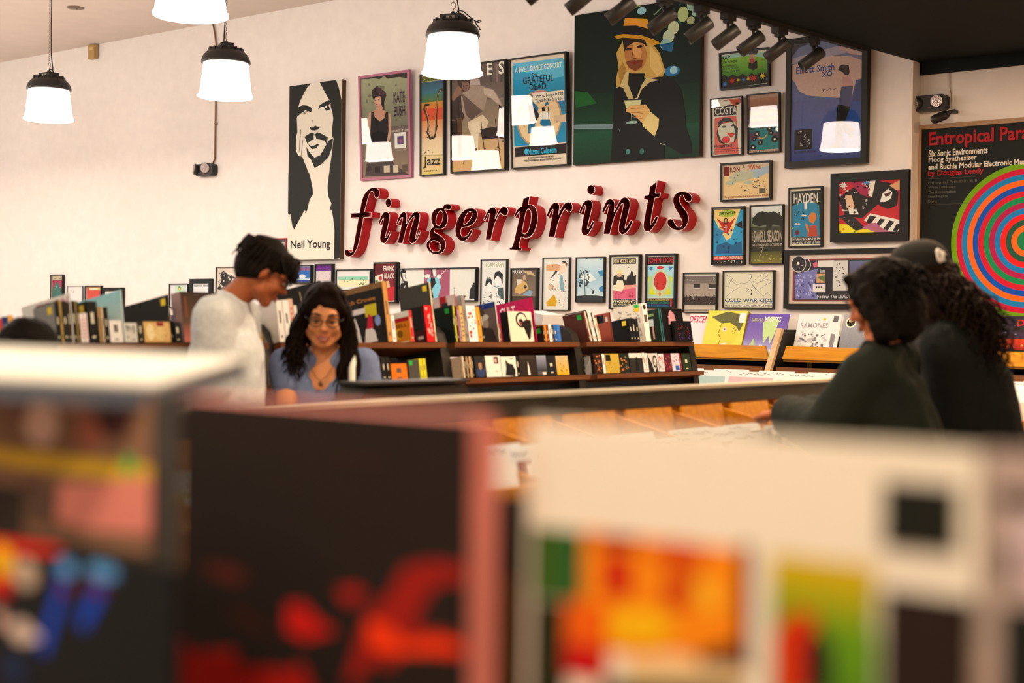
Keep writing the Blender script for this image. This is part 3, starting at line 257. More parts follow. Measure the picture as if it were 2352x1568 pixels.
ITEMS=[["upper",2.723,0.014,0.16,0.084,"d8c8c0","c83a30",""],["upper",2.738,0.024,0.16,0.09,"e0d4cc","26356a",""],["upper",2.762,0.02,0.16,0.096,"efe4da","e8a040",""],["upper",2.951,0.019,0.135,0.144,"8f8880","1c1a18","Ly"],["upper",2.971,0.008,0.15,0.155,"5a4a30","c8a050",""],["upper",2.979,0.023,0.15,0.151,"23201c","23201c",""],["upper",3.002,0.013,0.15,0.148,"3a2a1c","3a2a1c",""],["upper",3.016,0.005,0.31,0.181,"f4eae4","f0e4dc","pylon"],["upper",3.02,0.017,0.15,0.153,"1f1c18","1f1c18",""],["upper",3.037,0.005,0.15,0.153,"b89040","b89040",""],["upper",3.041,0.008,0.15,0.152,"3a2a18","3a2a18",""],["upper",3.051,0.015,0.13,0.106,"f0dcd4","f0dcd4","Rr"],["upper",3.067,0.016,0.13,0.109,"f0dcd4","f0d4cc","Rr"],["upper",3.085,0.045,0.14,0.153,"1a1815","1a1815","Ly"],["upper",3.131,0.008,0.14,0.133,"c89a60","c89a60",""],["upper",3.139,0.005,0.14,0.133,"1d1a17","1d1a17",""],["upper",3.144,0.01,0.14,0.132,"d8b890","d8b890",""],["upper",3.155,0.02,0.14,0.132,"1d1a17","1d1a17",""],["upper",3.176,0.058,0.05,0.083,"e8d8cc","f0e0d4",""],["upper",3.239,0.005,0.31,0.199,"bfd8d4","d8e0d8","cyan"],["upper",3.243,0.056,0.04,0.074,"d8cabc","d8cabc","Rk"],["upper",3.301,0.027,0.12,0.078,"2a2418","2a2418",""],["upper",3.329,0.124,0.03,0.079,"d0a060","d0a060","gold"],["upper",3.456,0.006,0.31,0.187,"1d1a16","1d1a16","Ly"],["upper",3.472,0.032,0.12,0.079,"1a1815","1a1815",""],["upper",3.518,0.263,0.06,0.2,"b08a80","33241b","brown"],["upper",3.868,0.012,0.14,0.144,"b8842a","d0a040",""],["upper",3.881,0.013,0.14,0.144,"b8842a","b07a28",""],["upper",3.895,0.013,0.14,0.144,"b8842a","d8a848",""],["upper",3.909,0.017,0.14,0.145,"b8842a","c08a30",""],["upper",3.952,0.034,0.14,0.176,"e0d0c4","f0e0d0",""],["upper",3.988,0.036,0.14,0.179,"e0d0c4","ece0d4",""],["upper",4.024,0.023,0.14,0.184,"d8a890","d8a890","Rr"],["upper",4.049,0.017,0.14,0.157,"e0d4c8","e8dcd0",""],["upper",4.272,0.007,0.31,0.268,"1b1815","1b1815","scratch"],["upper",4.651,0.006,0.31,0.251,"1f1814","1f1814","figures"],["upper",4.659,0.029,0.3,0.279,"8a6238","c98a48",""],["upper",4.69,0.024,0.16,0.122,"e8d8d0","f0e4dc",""],["upper",4.809,0.005,0.14,0.119,"d9801a","d9801a","sell"],["upper",4.814,0.02,0.16,0.147,"f0e8e4","c82a30",""],["upper",4.921,0.053,0.135,0.172,"3a0c10","d81418","reddvd"],["upper",4.978,0.01,0.2,0.284,"3f3a34","e8d0a8","Ly"],["upper",5.119,0.01,0.135,0.178,"1c241c","3a3a20","Lg"],["upper",5.129,0.009,0.135,0.174,"d8c828","d8c828",""],["upper",5.139,0.012,0.135,0.174,"1b1b19","1b1b19",""],["upper",5.152,0.006,0.2,0.231,"e8c8c0","b81f28","stripes"],["upper",5.159,0.014,0.14,0.153,"a08a98","a08a98",""],["upper",5.174,0.022,0.14,0.175,"d8a860","d8a860","Rk"],["upper",5.197,0.026,0.18,0.227,"9a8c86","8a7c76",""],["upper",5.225,0.067,0.1,0.176,"e0d4d0","f0e4e0","Rr"],["upper",5.293,0.032,0.13,0.173,"2a5a9a","d9902a",""],["upper",5.326,0.014,0.13,0.173,"1d1b1c","1d1b1c",""],["upper",5.45,0.006,0.22,0.202,"6f5a50","e8dcd0","portrait"],["upper",5.457,0.013,0.3,0.09,"8a4a1e","8a4a1e",""],["upper",5.541,0.192,0.05,0.154,"1c1a1a","e8ccb0","loop"],["upper",5.751,0.006,0.24,0.229,"c01850","c01850","cult"],["upper",5.814,0.011,0.13,0.084,"2a2018","3a2a1c","Lg"],["upper",5.826,0.017,0.13,0.088,"d9802a","d9802a",""],["upper",5.845,0.018,0.13,0.087,"7a3a2a","7a3a2a",""],["upper",5.864,0.025,0.13,0.089,"f0dcd4","f0dcd4",""],["upper",5.89,0.015,0.13,0.087,"3a2018","3a2018",""],["upper",5.906,0.028,0.13,0.089,"2a5a9a","2a5a9a",""],["upper",5.935,0.028,0.13,0.089,"3a6ab0","3a6ab0",""],["upper",6.126,0.012,0.14,0.162,"5a3028","7a3a30","Lgl"],["upper",6.139,0.012,0.14,0.165,"d8ccb8","d8ccb8","l"],["upper",6.153,0.012,0.14,0.173,"2a2620","2a2620","l"],["upper",6.166,0.013,0.14,0.174,"e8dcd0","e8dcd0","l"],["upper",6.181,0.013,0.14,0.168,"e0d4c8","e0d4c8","l"],["upper",6.196,0.01,0.14,0.159,"1f1d1c","1f1d1c","l"],["upper",6.208,0.013,0.14,0.144,"f0e4d8","f0e4d8","l"],["upper",6.223,0.014,0.14,0.129,"d8b890","d8b890","l"],["upper",6.431,0.012,0.14,0.162,"9a4a38","5a2a20","rust"],["upper",6.61,0.029,0.13,0.131,"17181a","1a1b1d","Ly"],["upper",6.641,0.029,0.13,0.131,"17181a","1a1b1d",""],["upper",6.673,0.03,0.13,0.129,"17181a","1a1b1d",""],["upper",6.763,0.052,0.2,0.22,"e4d4c0","f0e0d0","columns"],["upper",6.93,0.014,0.14,0.191,"1d2a24","3a6a60","greenbook"],["upper",6.951,0.237,0.02,0.194,"141213","141213","creature"],["lower",4.468,0.027,0.12,0.11,"171614","171614",""],["lower",4.497,0.028,0.12,0.108,"1d1c18","1f1d1b",""],["lower",4.526,0.028,0.12,0.11,"171614","141312",""],["lower",4.555,0.027,0.12,0.106,"1b1a18","1d1b1a",""],["lower",4.584,0.026,0.12,0.105,"171614","171614",""],["lower",4.613,0.105,0.05,0.074,"c8600f","d9701a",""],["lower",4.727,0.073,0.06,0.09,"2a2620","4a443c","Rg"],["lower",4.802,0.022,0.12,0.096,"d8c828","d8c828",""],["lower",4.826,0.022,0.12,0.096,"c8b820","d8c828",""],["lower",4.992,0.012,0.12,0.103,"e8c8a8","e8c8a8",""],["lower",5.005,0.014,0.12,0.103,"1b1917","1b1917",""],["lower",5.021,0.009,0.12,0.102,"c8a070","c8a070",""],["lower",5.031,0.011,0.12,0.102,"3a2a20","3a2a20",""],["lower",5.043,0.015,0.12,0.102,"c8a070","c8a070",""],["lower",5.059,0.013,0.12,0.102,"1b1917","1b1917",""],["lower",5.082,0.078,0.02,0.103,"1d1a1a","2a2422","man"],["lower",5.163,0.116,0.02,0.104,"d8c8b8","e8d8c8","redpic"],["lower",5.282,0.117,0.02,0.099,"d8c8b8","e8d6c4","blackfig"],["lower",5.401,0.021,0.12,0.1,"17161a","17161a",""],["lower",5.425,0.138,0.02,0.104,"221b16","2a221c","bottle"],["lower",5.565,0.08,0.02,0.102,"3a3a40","4c4a50","fog"],["lower",5.648,0.076,0.02,0.1,"1a1a1c","1c1c1e",""],["lower",5.728,0.104,0.02,0.099,"a88838","c8a048","tan"],["lower",6.059,0.077,0.02,0.109,"2a1c14","2a1c14","Ro"],["lower",6.142,0.022,0.12,0.106,"e8dcd0","e8dcd0",""],["lower",6.167,0.132,0.02,0.106,"b89838","b89838","square"],["lower",6.302,0.089,0.02,0.107,"1f241a","1f241a","Ro"],["lower",6.398,0.13,0.02,0.107,"2a2824","2c2a26","whitetop"],["lower",6.531,0.025,0.12,0.108,"e8dcd0","e8dcd0",""],["lower",6.558,0.024,0.12,0.106,"e4d8cc","e4d8cc",""],["lower",6.586,0.102,0.02,0.105,"b0a69c","c8beb4","swirl"],["lower",6.692,0.056,0.02,0.102,"d8ccc8","d8ccc8","Rr"],["lower",6.752,0.072,0.02,0.103,"5a1c24","5a1c24","Rr"],["lower",6.828,0.083,0.02,0.103,"d8c8d0","d8c8d0","tri"],["lower",6.914,0.015,0.12,0.102,"a81c38","a81c38",""],["lower",6.94,0.091,0.02,0.102,"26331e","26331e",""]]
SIGN=[["f",[[0,-8630,2551,0,-8590,2542,0,-8566,2519,0,-8559,2495,0,-8565,2467,0,-8581,2449,0,-8608,2452,0,-8625,2472,0,-8634,2504,0,-8646,2515,0,-8662,2515,0,-8679,2498,0,-8695,2463,0,-8714,2411,0,-8738,2341,1,-8656,2336,1,-8658,2292,1,-8748,2291,1,-8761,2231,0,-8780,2149,0,-8796,2092,0,-8822,2025,0,-8855,1982,0,-8902,1954,0,-8944,1954,0,-8975,1975,0,-8980,2004,0,-8962,2021,0,-8935,2020,0,-8917,2003,0,-8900,1990,0,-8883,2002,0,-8873,2036,0,-8845,2151,0,-8823,2247,0,-8813,2292,1,-8909,2292,1,-8901,2336,1,-8799,2337,1,-8788,2390,0,-8775,2447,0,-8743,2499,0,-8690,2540,0]]],["i",[[0,-8420,2406,0,-8422,2391,0,-8430,2378,0,-8441,2370,0,-8455,2368,0,-8469,2371,0,-8480,2380,0,-8489,2394,0,-8492,2409,0,-8489,2425,0,-8481,2437,0,-8470,2446,0,-8456,2448,0,-8442,2444,0,-8431,2435,0,-8423,2422,0],[0,-8484,2335,0,-8454,2327,0,-8435,2305,0,-8435,2277,0,-8449,2225,0,-8470,2160,0,-8486,2117,0,-8476,2112,0,-8457,2136,0,-8435,2168,1,-8417,2163,1,-8428,2135,0,-8450,2098,0,-8482,2063,0,-8511,2059,0,-8541,2076,0,-8552,2105,0,-8543,2152,0,-8524,2218,0,-8509,2270,0,-8509,2282,0,-8525,2266,0,-8554,2224,1,-8573,2232,1,-8558,2267,0,-8532,2309,0,-8507,2332,0]]],["n",[[0,-8269,2326,0,-8243,2312,0,-8236,2284,0,-8239,2247,0,-8242,2223,1,-8214,2265,0,-8183,2301,0,-8139,2326,0,-8107,2317,0,-8087,2293,0,-8087,2260,0,-8099,2214,0,-8123,2145,0,-8137,2094,0,-8128,2096,0,-8091,2163,1,-8075,2153,1,-8091,2121,0,-8121,2075,0,-8156,2053,0,-8187,2053,0,-8210,2073,0,-8211,2105,0,-8193,2170,0,-8169,2235,0,-8150,2272,0,-8157,2279,0,-8182,2263,0,-8213,2227,0,-8238,2190,0,-8256,2135,0,-8282,2056,1,-8342,2059,1,-8320,2137,0,-8296,2230,0,-8284,2276,0,-8297,2277,0,-8322,2245,0,-8345,2216,1,-8360,2222,1,-8345,2260,0,-8320,2301,0,-8295,2321,0]]],["g",[[0,-7871,2345,0,-7840,2339,0,-7834,2348,0,-7816,2368,0,-7779,2375,0,-7749,2365,0,-7735,2344,0,-7745,2324,0,-7769,2318,0,-7790,2325,0,-7806,2329,0,-7815,2325,0,-7790,2300,0,-7774,2263,0,-7776,2222,0,-7800,2182,0,-7836,2164,0,-7879,2165,0,-7917,2169,0,-7929,2158,0,-7916,2139,0,-7872,2122,0,-7829,2100,0,-7801,2072,0,-7791,2035,0,-7800,1999,0,-7833,1967,0,-7876,1954,0,-7931,1958,0,-7981,1979,0,-8013,2017,0,-8011,2054,0,-7989,2079,0,-7965,2087,0,-7978,2113,0,-7978,2146,0,-7960,2177,0,-7929,2187,0,-7955,2219,0,-7965,2256,0,-7953,2306,0,-7920,2335,0],[1,-7852,2316,0,-7833,2302,0,-7829,2270,0,-7841,2229,0,-7862,2197,0,-7886,2193,0,-7905,2212,0,-7906,2249,0,-7891,2290,0,-7870,2312,0],[1,-7933,2074,0,-7902,2067,0,-7865,2051,0,-7846,2023,0,-7855,1995,0,-7882,1980,0,-7925,1981,0,-7957,1997,0,-7978,2025,0,-7970,2058,0]]],["e",[[0,-7503,2326,0,-7473,2311,0,-7455,2288,0,-7455,2256,0,-7472,2221,0,-7506,2191,0,-7548,2176,0,-7589,2171,0,-7622,2169,1,-7634,2145,0,-7630,2113,0,-7612,2094,0,-7582,2096,0,-7552,2115,0,-7524,2156,1,-7504,2141,1,-7523,2110,0,-7552,2079,0,-7587,2057,0,-7623,2056,0,-7659,2073,0,-7687,2105,0,-7697,2147,0,-7689,2201,0,-7669,2246,0,-7633,2290,0,-7592,2318,0,-7551,2327,0],[1,-7538,2300,0,-7514,2288,0,-7517,2263,0,-7537,2232,0,-7566,2206,0,-7602,2193,1,-7599,2216,0,-7588,2252,0,-7565,2287,0]]],["r",[[0,-7290,2327,0,-7263,2312,0,-7257,2289,0,-7262,2263,0,-7271,2232,1,-7257,2258,0,-7234,2297,0,-7206,2321,0,-7175,2327,0,-7146,2314,0,-7134,2289,0,-7139,2263,0,-7159,2247,0,-7185,2251,0,-7205,2265,0,-7216,2275,0,-7228,2266,0,-7250,2231,0,-7273,2192,0,-7289,2144,0,-7311,2060,1,-7370,2062,1,-7358,2128,0,-7342,2208,0,-7329,2265,0,-7332,2276,0,-7344,2266,0,-7375,2212,1,-7394,2225,1,-7381,2249,0,-7356,2293,0,-7324,2321,0]]],["p",[[0,-6987,2382,1,-6919,2396,1,-6933,2333,1,-6897,2329,0,-6863,2309,0,-6843,2269,0,-6837,2213,0,-6847,2157,0,-6876,2101,0,-6914,2069,0,-6958,2064,0,-6998,2078,1,-7011,2048,0,-7022,2006,0,-7013,1994,0,-6988,1992,1,-6996,1972,1,-7121,1978,1,-7117,1993,1,-7092,2001,0,-7081,2028,0,-7065,2084,0,-7039,2180,0,-7021,2250,0,-7015,2274,0,-7027,2276,0,-7046,2255,0,-7065,2228,1,-7081,2239,1,-7063,2278,0,-7036,2307,0,-7000,2323,1],[1,-6921,2293,0,-6907,2272,0,-6903,2228,0,-6913,2172,0,-6932,2124,0,-6959,2100,0,-6981,2106,0,-6993,2115,1,-6982,2161,0,-6967,2230,0,-6954,2273,0,-6943,2293,0]]],["r",[[0,-6662,2339,0,-6632,2326,0,-6624,2300,0,-6629,2274,0,-6639,2238,1,-6623,2270,0,-6600,2307,0,-6571,2332,0,-6539,2337,0,-6510,2323,0,-6499,2295,0,-6506,2267,0,-6527,2254,0,-6551,2259,0,-6564,2272,0,-6571,2283,0,-6586,2273,0,-6607,2239,0,-6627,2201,0,-6643,2159,0,-6669,2067,1,-6733,2070,1,-6720,2135,0,-6706,2204,0,-6690,2268,0,-6687,2283,0,-6699,2281,0,-6715,2256,0,-6733,2222,1,-6754,2236,1,-6742,2266,0,-6721,2304,0,-6692,2333,0]]],["i",[[0,-6292,2417,0,-6294,2402,0,-6302,2389,0,-6315,2382,0,-6330,2379,0,-6344,2383,0,-6357,2392,0,-6366,2405,0,-6369,2420,0,-6366,2435,0,-6358,2447,0,-6346,2455,0,-6331,2458,0,-6316,2454,0,-6304,2445,0,-6295,2432,0],[0,-6357,2346,0,-6330,2340,0,-6313,2318,0,-6315,2287,0,-6328,2235,0,-6343,2184,0,-6356,2136,0,-6358,2123,0,-6350,2123,0,-6332,2149,0,-6313,2184,1,-6292,2176,1,-6302,2148,0,-6325,2109,0,-6357,2075,0,-6384,2069,0,-6408,2083,0,-6418,2112,0,-6412,2151,0,-6398,2221,0,-6381,2277,0,-6380,2299,0,-6391,2297,0,-6404,2273,0,-6422,2235,1,-6443,2244,1,-6428,2279,0,-6407,2317,0,-6381,2340,0]]],["n",[[0,-6150,2345,0,-6121,2331,0,-6107,2305,0,-6109,2270,0,-6114,2243,1,-6096,2274,0,-6071,2316,0,-6045,2345,0,-6014,2351,0,-5986,2338,0,-5970,2312,0,-5969,2282,0,-5981,2236,0,-5998,2176,0,-6013,2121,0,-6007,2117,0,-5990,2138,0,-5961,2179,1,-5944,2166,1,-5954,2137,0,-5984,2091,0,-6019,2068,0,-6048,2071,0,-6069,2089,0,-6073,2115,0,-6065,2162,0,-6048,2225,0,-6034,2280,0,-6033,2302,0,-6045,2302,0,-6070,2269,0,-6100,2223,0,-6118,2180,0,-6135,2125,0,-6150,2075,1,-6210,2076,1,-6198,2140,0,-6179,2230,0,-6162,2285,0,-6162,2302,0,-6172,2292,0,-6190,2265,0,-6209,2230,1,-6228,2245,1,-6214,2279,0,-6194,2317,0,-6173,2340,0]]],["t",[[0,-5799,2417,1,-5777,2428,0,-5732,2458,1,-5749,2366,1,-5701,2367,1,-5710,2333,1,-5752,2329,1,-5764,2270,0,-5777,2203,0,-5786,2140,0,-5781,2140,0,-5762,2164,0,-5739,2198,1,-5717,2190,1,-5731,2155,0,-5761,2114,0,-5793,2083,0,-5820,2082,0,-5844,2099,0,-5852,2129,0,-5845,2171,0,-5829,2255,0,-5815,2316,1,-5850,2323,1,-5846,2353,1,-5808,2356,1]]],["s",[[0,-5509,2368,0,-5465,2359,0,-5441,2339,0,-5431,2314,0,-5442,2290,0,-5466,2285,0,-5488,2298,0,-5501,2321,0,-5511,2343,0,-5528,2339,0,-5542,2319,0,-5539,2298,0,-5517,2264,0,-5487,2234,0,-5465,2204,0,-5459,2175,0,-5463,2138,0,-5489,2101,0,-5523,2084,0,-5562,2083,0,-5606,2101,0,-5639,2127,0,-5645,2156,0,-5632,2172,0,-5608,2176,0,-5588,2163,0,-5575,2137,0,-5558,2116,0,-5536,2109,0,-5516,2123,0,-5514,2148,0,-5530,2181,0,-5555,2216,0,-5582,2254,0,-5598,2296,0,-5594,2334,0,-5567,2360,0,-5538,2369,0]]]]
FG=[{"X":-0.9386,"Y":0.735,"Z":1.015,"W":0.3129,"H":0.32,"bg":"231a17","name":"dark box set","ops":[["p","5a2018",[29,188,66,190,87,185,74,177,49,179]],["p","3a1a14",[60,158,86,158,122,143,81,144]],["p","c81a14",[131,168,148,172,165,161,185,156,153,145,131,148]],["p","b01a14",[185,187,206,192,216,187,197,177]],["p","9a1a12",[252,212,279,219,310,219,310,208,283,203,269,184,264,169,289,171,311,167,311,157,253,152,240,137,225,142,206,121,196,120,209,155,217,174,239,191]],["p","ff3a08",[217,170,241,167,253,157,282,167,306,165,311,160,274,154,241,148,219,151]],["p","a81812",[6,125,18,115,63,123,70,125,77,113,141,120,145,127,153,122,157,113,6,87]],["p","a81812",[6,87,157,113,198,78,7,40]],["r","2e1814",172,279,238,287]]},{"X":-0.6041,"Y":0.77,"Z":1.018,"W":0.3149,"H":0.315,"bg":"f6e2cc","name":"white sleeve","ops":[["r","3a5a1e",4,194,50,243],["r","1a5a30",33,199,49,241],["r","2a2a14",5,98,36,193],["r","ff8a10",48,167,173,245],["r","f06008",34,151,70,196],["r","c81808",65,203,87,231],["p","9a2010",[58,242,93,245,91,236,60,234]],["p","d85008",[96,236,123,246,143,242,136,220,127,202,110,205,116,228]],["p","d04808",[110,214,130,217,133,205,114,201]],["p","ffb828",[133,225,149,221,155,206,143,204]],["p","ffb810",[70,194,104,200,124,190,104,176,70,174]],["r","c80818",35,146,67,168],["p","f5c890",[84,166,124,174,174,171,174,163,84,148]],["r","6a2410",167,171,175,248],["p","4a1814",[137,176,165,187,174,184,175,174,140,169]],["p","1d3a1a",[64,147,168,162,169,127,64,106]],["g","e0b010","6a9418",189,205,256,245],["g","6a9418","3f7a1a",190,138,258,205],["p","d83008",[192,198,206,213,220,212,218,196,212,162,193,158]],["p","241c18",[212,195,220,204,230,196,231,165,212,162]],["r","1d1d18",260,257,304,295],["r","2a1c18",261,151,314,233]]},{"X":-1.323,"Y":0.76,"Z":1.0166,"W":0.315,"H":0.315,"bg":"94684f","name":"group portrait box set","ops":[["e","ffc8b0",147,284,29,22],["e","d88a70",199,306,28,9],["e","c87058",225,279,23,15],["e","5a3030",260,294,25,19],["e","8a5a48",107,298,22,17],["r","f0b830",0,239,315,256],["p","f08a78",[180,229,315,245,315,197,221,191,173,196]],["r","3a2e26",0,169,120,219],["r","6a4c3c",119,190,173,226],["r","3a2e26",0,94,315,177]]},{"X":-1.1353,"Y":0.64,"Z":0.9057,"W":0.315,"H":0.315,"bg":"17181a","name":"red and blue lettered sleeve","ops":[["p","f03018",[21,310,173,315,173,310,22,294]],["e","f8b010",92,295,16,14],["r","d82014",62,267,104,282],["e","c8a890",126,289,16,12],["l","1048c0",11,[179,301,171,273,151,232]],["l","1048c0",12,[227,303,222,283,203,260]],["e","60a0f0",182,300,11,7],["e","60a0f0",229,303,18,6],["e","6a1a50",181,284,9,5],["e","6a1a50",222,290,14,4],["e","d8b8a8",122,242,18,9],["e","e0a898",90,248,9,7],["e","d8c0c0",140,241,8,4],["r","1c2a4a",96,199,127,223]]},{"X":-0.2862,"Y":0.77,"Z":1.0191,"W":0.315,"H":0.315,"bg":"b89c90","name":"lilac sleeve","ops":[["r","3a302c",7,284,38,294],["e","1d1a1a",15,255,4,11],["r","1c1d1c",11,162,58,232],["p","d8b8b8",[17,281,38,283,39,237,20,246]]]},{"X":-0.7317,"Y":0.88,"Z":1.0161,"W":0.0972,"H":0.247,"bg":"1b1c18","name":"black sleeve in the gap","ops":[["r","3a2c14",1,91,97,183]]}]
# ------------------------------------------------------------------ room shell
D=8.9; CEIL=4.256
M_WALL=mat('painted_wall',(.83,.80,.77),.75,.25,noise=.03,scale=9,bump=.04)
M_CEIL=mat('painted_ceiling',(.72,.63,.57),.8,.2,noise=.03,scale=5)
M_SOFF=mat('black_ceiling_paint',(.012,.0175,.0185),.75,.1,noise=.1,scale=7)
M_FLOOR=mat('sealed_concrete',(.42,.34,.27),.5,.4,noise=.18,scale=3,bump=.05)
M_TRIM=mat('cream_trim',(.80,.74,.68),.55,.35,noise=.04,scale=12)
M_BLK=mat('black_metal',(.016,.016,.015),.45,.4)
M_BLKP=mat('black_plastic',(.02,.02,.019),.5,.35)
struct(MB().box(-20,-6,-.2,4.2,9.3,0).obj('floor',M_FLOOR))
struct(MB().box(-20.2,-6.2,CEIL,4.2,9.3,CEIL+.2).obj('ceiling',M_CEIL))
struct(MB().box(-20.2,D,0,-3.83,D+.2,CEIL).obj('wall_front',M_WALL))
struct(MB().box(-3.83,D+.11,0,4.2,D+.3,CEIL).obj('wall_recess',M_WALL))
struct(MB().box(-20.4,-6.2,0,-20,D+.3,CEIL).obj('wall_left',M_WALL))
struct(MB().box(4,-6.2,0,4.2,D+.3,CEIL).obj('wall_right',M_WALL))
struct(MB().box(-20.2,-6.4,0,4.2,-6,CEIL).obj('wall_rear',M_WALL))
e0=Vector((-3.83,8.9)); dd=Vector((-.1045,-.9945)); e1=e0+dd*14.9
mb=MB(); pl=[(-3.83,9.01),(4,9.01),(4,-5.95),(e1.x,-5.95),(e0.x,e0.y)]
k=len(pl); mb.add([(x,y,3.151) for x,y in pl]+[(x,y,CEIL) for x,y in pl],[tuple(range(k-1,-1,-1)),tuple(range(k,2*k))]+[(i,(i+1)%k,(i+1)%k+k,i+k) for i in range(k)])
struct(mb.obj('ceiling_soffit',M_SOFF))
struct(MB().box(-3.83,8.985,3.07,4,9.012,3.151).obj('trim_1',M_SOFF))
struct(MB().box(-3.845,8.88,0,-3.822,9.01,3.15).obj('trim_2',M_TRIM))
struct(MB().box(-20,8.885,0,-3.845,8.9,.12).obj('baseboard_front',M_TRIM))
# ------------------------------------------------------------------ hanging lamps
M_SHADE=mat('lit_translucent_shade',(.9,.86,.86),.35,.4,emit=(1,.855,.745),estr=SHADE_E)
M_CORD=mat('black_cord',(.012,.012,.011),.6,.2)
M_STEEL=mat('zinc_chain',(.30,.26,.22),.35,.5,metal=.8)
def make_lamp(label):
    t=thing('pendant_lamp',label,'lamp',group='high bay pendant lamps')
    MB().lathe([(.168,.262),(.172,.22),(.184,.12),(.194,.04),(.199,.022),(.207,.016),(.207,.003),(.200,0),(.196,.004),(.15,.006)],24).obj('shade',M_SHADE,t,True)
    b=MB().lathe([(.181,.255),(.186,.262),(.184,.28),(.17,.315),(.145,.342),(.135,.345),(.13,.36),(.10,.362)],40); b.obj('housing',M_BLK,t,True)
    fin=MB().box(.085,-.006,.345,.135,.006,.372).mesh('cooling_fin',M_BLK)
    for i in range(14): link('cooling_fin',fin,t,Matrix.Rotation(2*math.pi*i/14,4,'Z'))
    MB().box(-.075,-.05,.36,.075,.05,.405).obj('driver_box',M_BLKP,t)
    MB().box(-.03,-.0515,.368,.03,-.0505,.392).obj('rating_label',mat('grey_label',(.35,.32,.29),.5),t)
    MB().lathe([(.012,.40),(.016,.405),(.016,.425),(.006,.43)],12).obj('hook_boss',M_BLK,t,True)
    MB().tube([(0,0,.43),(.0,0,.44),(.016,0,.455),(.016,0,.478),(.006,0,.492),(-.008,0,.49),(-.016,0,.48),(-.014,0,.47)],.0035,8).obj('hook',M_STEEL,t,True)
    ch=MB(); z=.49; i=0
    while z<CEIL-3.08:
        pts=[]
        for q in range(10):
            a=2*math.pi*q/10; u=.0055*math.cos(a); v=.011*math.sin(a)
            pts.append((u if i%2 else 0,0 if i%2 else u,z+.011+v))
        ch.tube(pts,.0016,5,closed=True); z+=.0185; i+=1
    ch.obj('chain',M_STEEL,t)
    MB().tube([(.04,.01,.40),(.038,.01,.44),(.028,.01,.49),(.016,.008,.56),(.014,.006,.8),(.02,.004,1.0),(.014,.0,CEIL-3.08)],.0045,8).obj('power_cord',M_CORD,t,True)
    MB().tube([(.03,-.02,.405),(.05,-.03,.43),(.09,-.03,.415),(.13,-.03,.38),(.17,-.03,.35),(.20,-.03,.335),(.215,-.028,.345),(.20,-.025,.352),(.175,-.03,.34),(.185,-.035,.32),(.20,-.035,.305),(.21,-.03,.285)],.0042,8).obj('dimmer_lead',M_CORD,t,True)
    MB().lathe([(.05,CEIL-3.08-.012),(.055,CEIL-3.08)],20).obj('ceiling_plate',M_CEIL,t,True)
    return t
LAMPS=[(-10.8,7.02,'white glowing pendant lamp at the far left'),(-8.52,7.06,'white glowing pendant lamp in front of the wall conduit'),(-6.42,7.28,'white glowing pendant lamp above the sepia poster'),(-6.4,5.05,'white glowing pendant lamp cut by the top edge of the photo')]
EX=[(-13.2,7.05),(-15.4,7.05),(-17.6,7.05),(-8.8,5.05),(-11,5.05),(-13.2,5.05),(-15.4,5.05),(-6.85,3.0),(-9.7,3.0),(-12.3,3.0),(-14.3,3.0),(-17,3.0),(-7.85,.9),(-9.25,.9),(-11.2,.9),(-12.9,.9),(-15.2,.9),(-7.2,-1.6),(-10.2,-1.6),(-13.4,-1.6),(-7.2,-4),(-11.4,-4)]
lamp0=None
def lamp_light(x,y,p):
    l=bpy.data.lights.get('lamp_light')
    if not l:
        l=bpy.data.lights.new('lamp_light','AREA'); l.shape='DISK'; l.size=.37; l.energy=LAMP_W; l.color=LAMP_COL
    o=bpy.data.objects.new('lamp_glow',l); C.objects.link(o); o.parent=p; o.location=(0,0,-.006)
for i,(x,y,lb) in enumerate(LAMPS+[(a,b,'white glowing pendant lamp over the sales floor out of view') for a,b in EX]):
    M=Matrix.Translation((x,y,3.08))@Matrix.Rotation(R([0,150,20,70][i%4]),4,'Z')
    if lamp0 is None:
        lamp0=make_lamp(lb); lamp0.matrix_world=M; L=lamp0
        src=[c for c in lamp0.children]
    else:
        L=thing('pendant_lamp',lb,'lamp',M=M,group='high bay pendant lamps')
        for c in src:
            q=c.copy(); C.objects.link(q); q.parent=L
    lamp_light(x,y,L)
# downlights added out of view in the soffit, brightening foreground, shoppers and right wall
def downlight(x,y,warm=False):
    t=thing('added_downlight','round recessed downlight in the black soffit out of view','downlight',(x,y,3.151),group='soffit downlights')
    MB().lathe([(.095,-.012),(.115,-.01),(.115,0),(.09,0)],32).obj('trim_ring',M_BLK,t,True)
    MB().lathe([(.088,-.004),(.088,0)],32).obj('diffuser',mat('added_light_diffuser',(.9,.85,.8),.4,emit=(1,.8,.6),estr=4),t)
    nm='added_warm_light' if warm else 'added_down_light'; l=bpy.data.lights.get(nm)
    if not l:
        l=bpy.data.lights.new(nm,'AREA'); l.shape='DISK'; l.size=.18; l.energy=DOWN_W*(1.25 if warm else 1); l.color=(1,.62,.36) if warm else DOWN_COL
    o=bpy.data.objects.new('added_light_glow',l); C.objects.link(o); o.parent=t; o.location=(0,0,-.016)
for x,y in [(-2.6,3.2),(-2.9,1.0),(-.9,2.4),(-.6,.1),(-.5,-1.3),(-2.9,-1.3),(1.2,.6),(1.2,3.4),(-.7,-3.2),(-2.2,5.2),(-3.45,5.5),(-3.3,6.5)]: downlight(x,y)
for x,y in [(-1.6,7.7),(-.2,7.7),(-2.5,6.3)]: downlight(x,y,True)  # warmer unseen lights, added to brighten the recessed wall
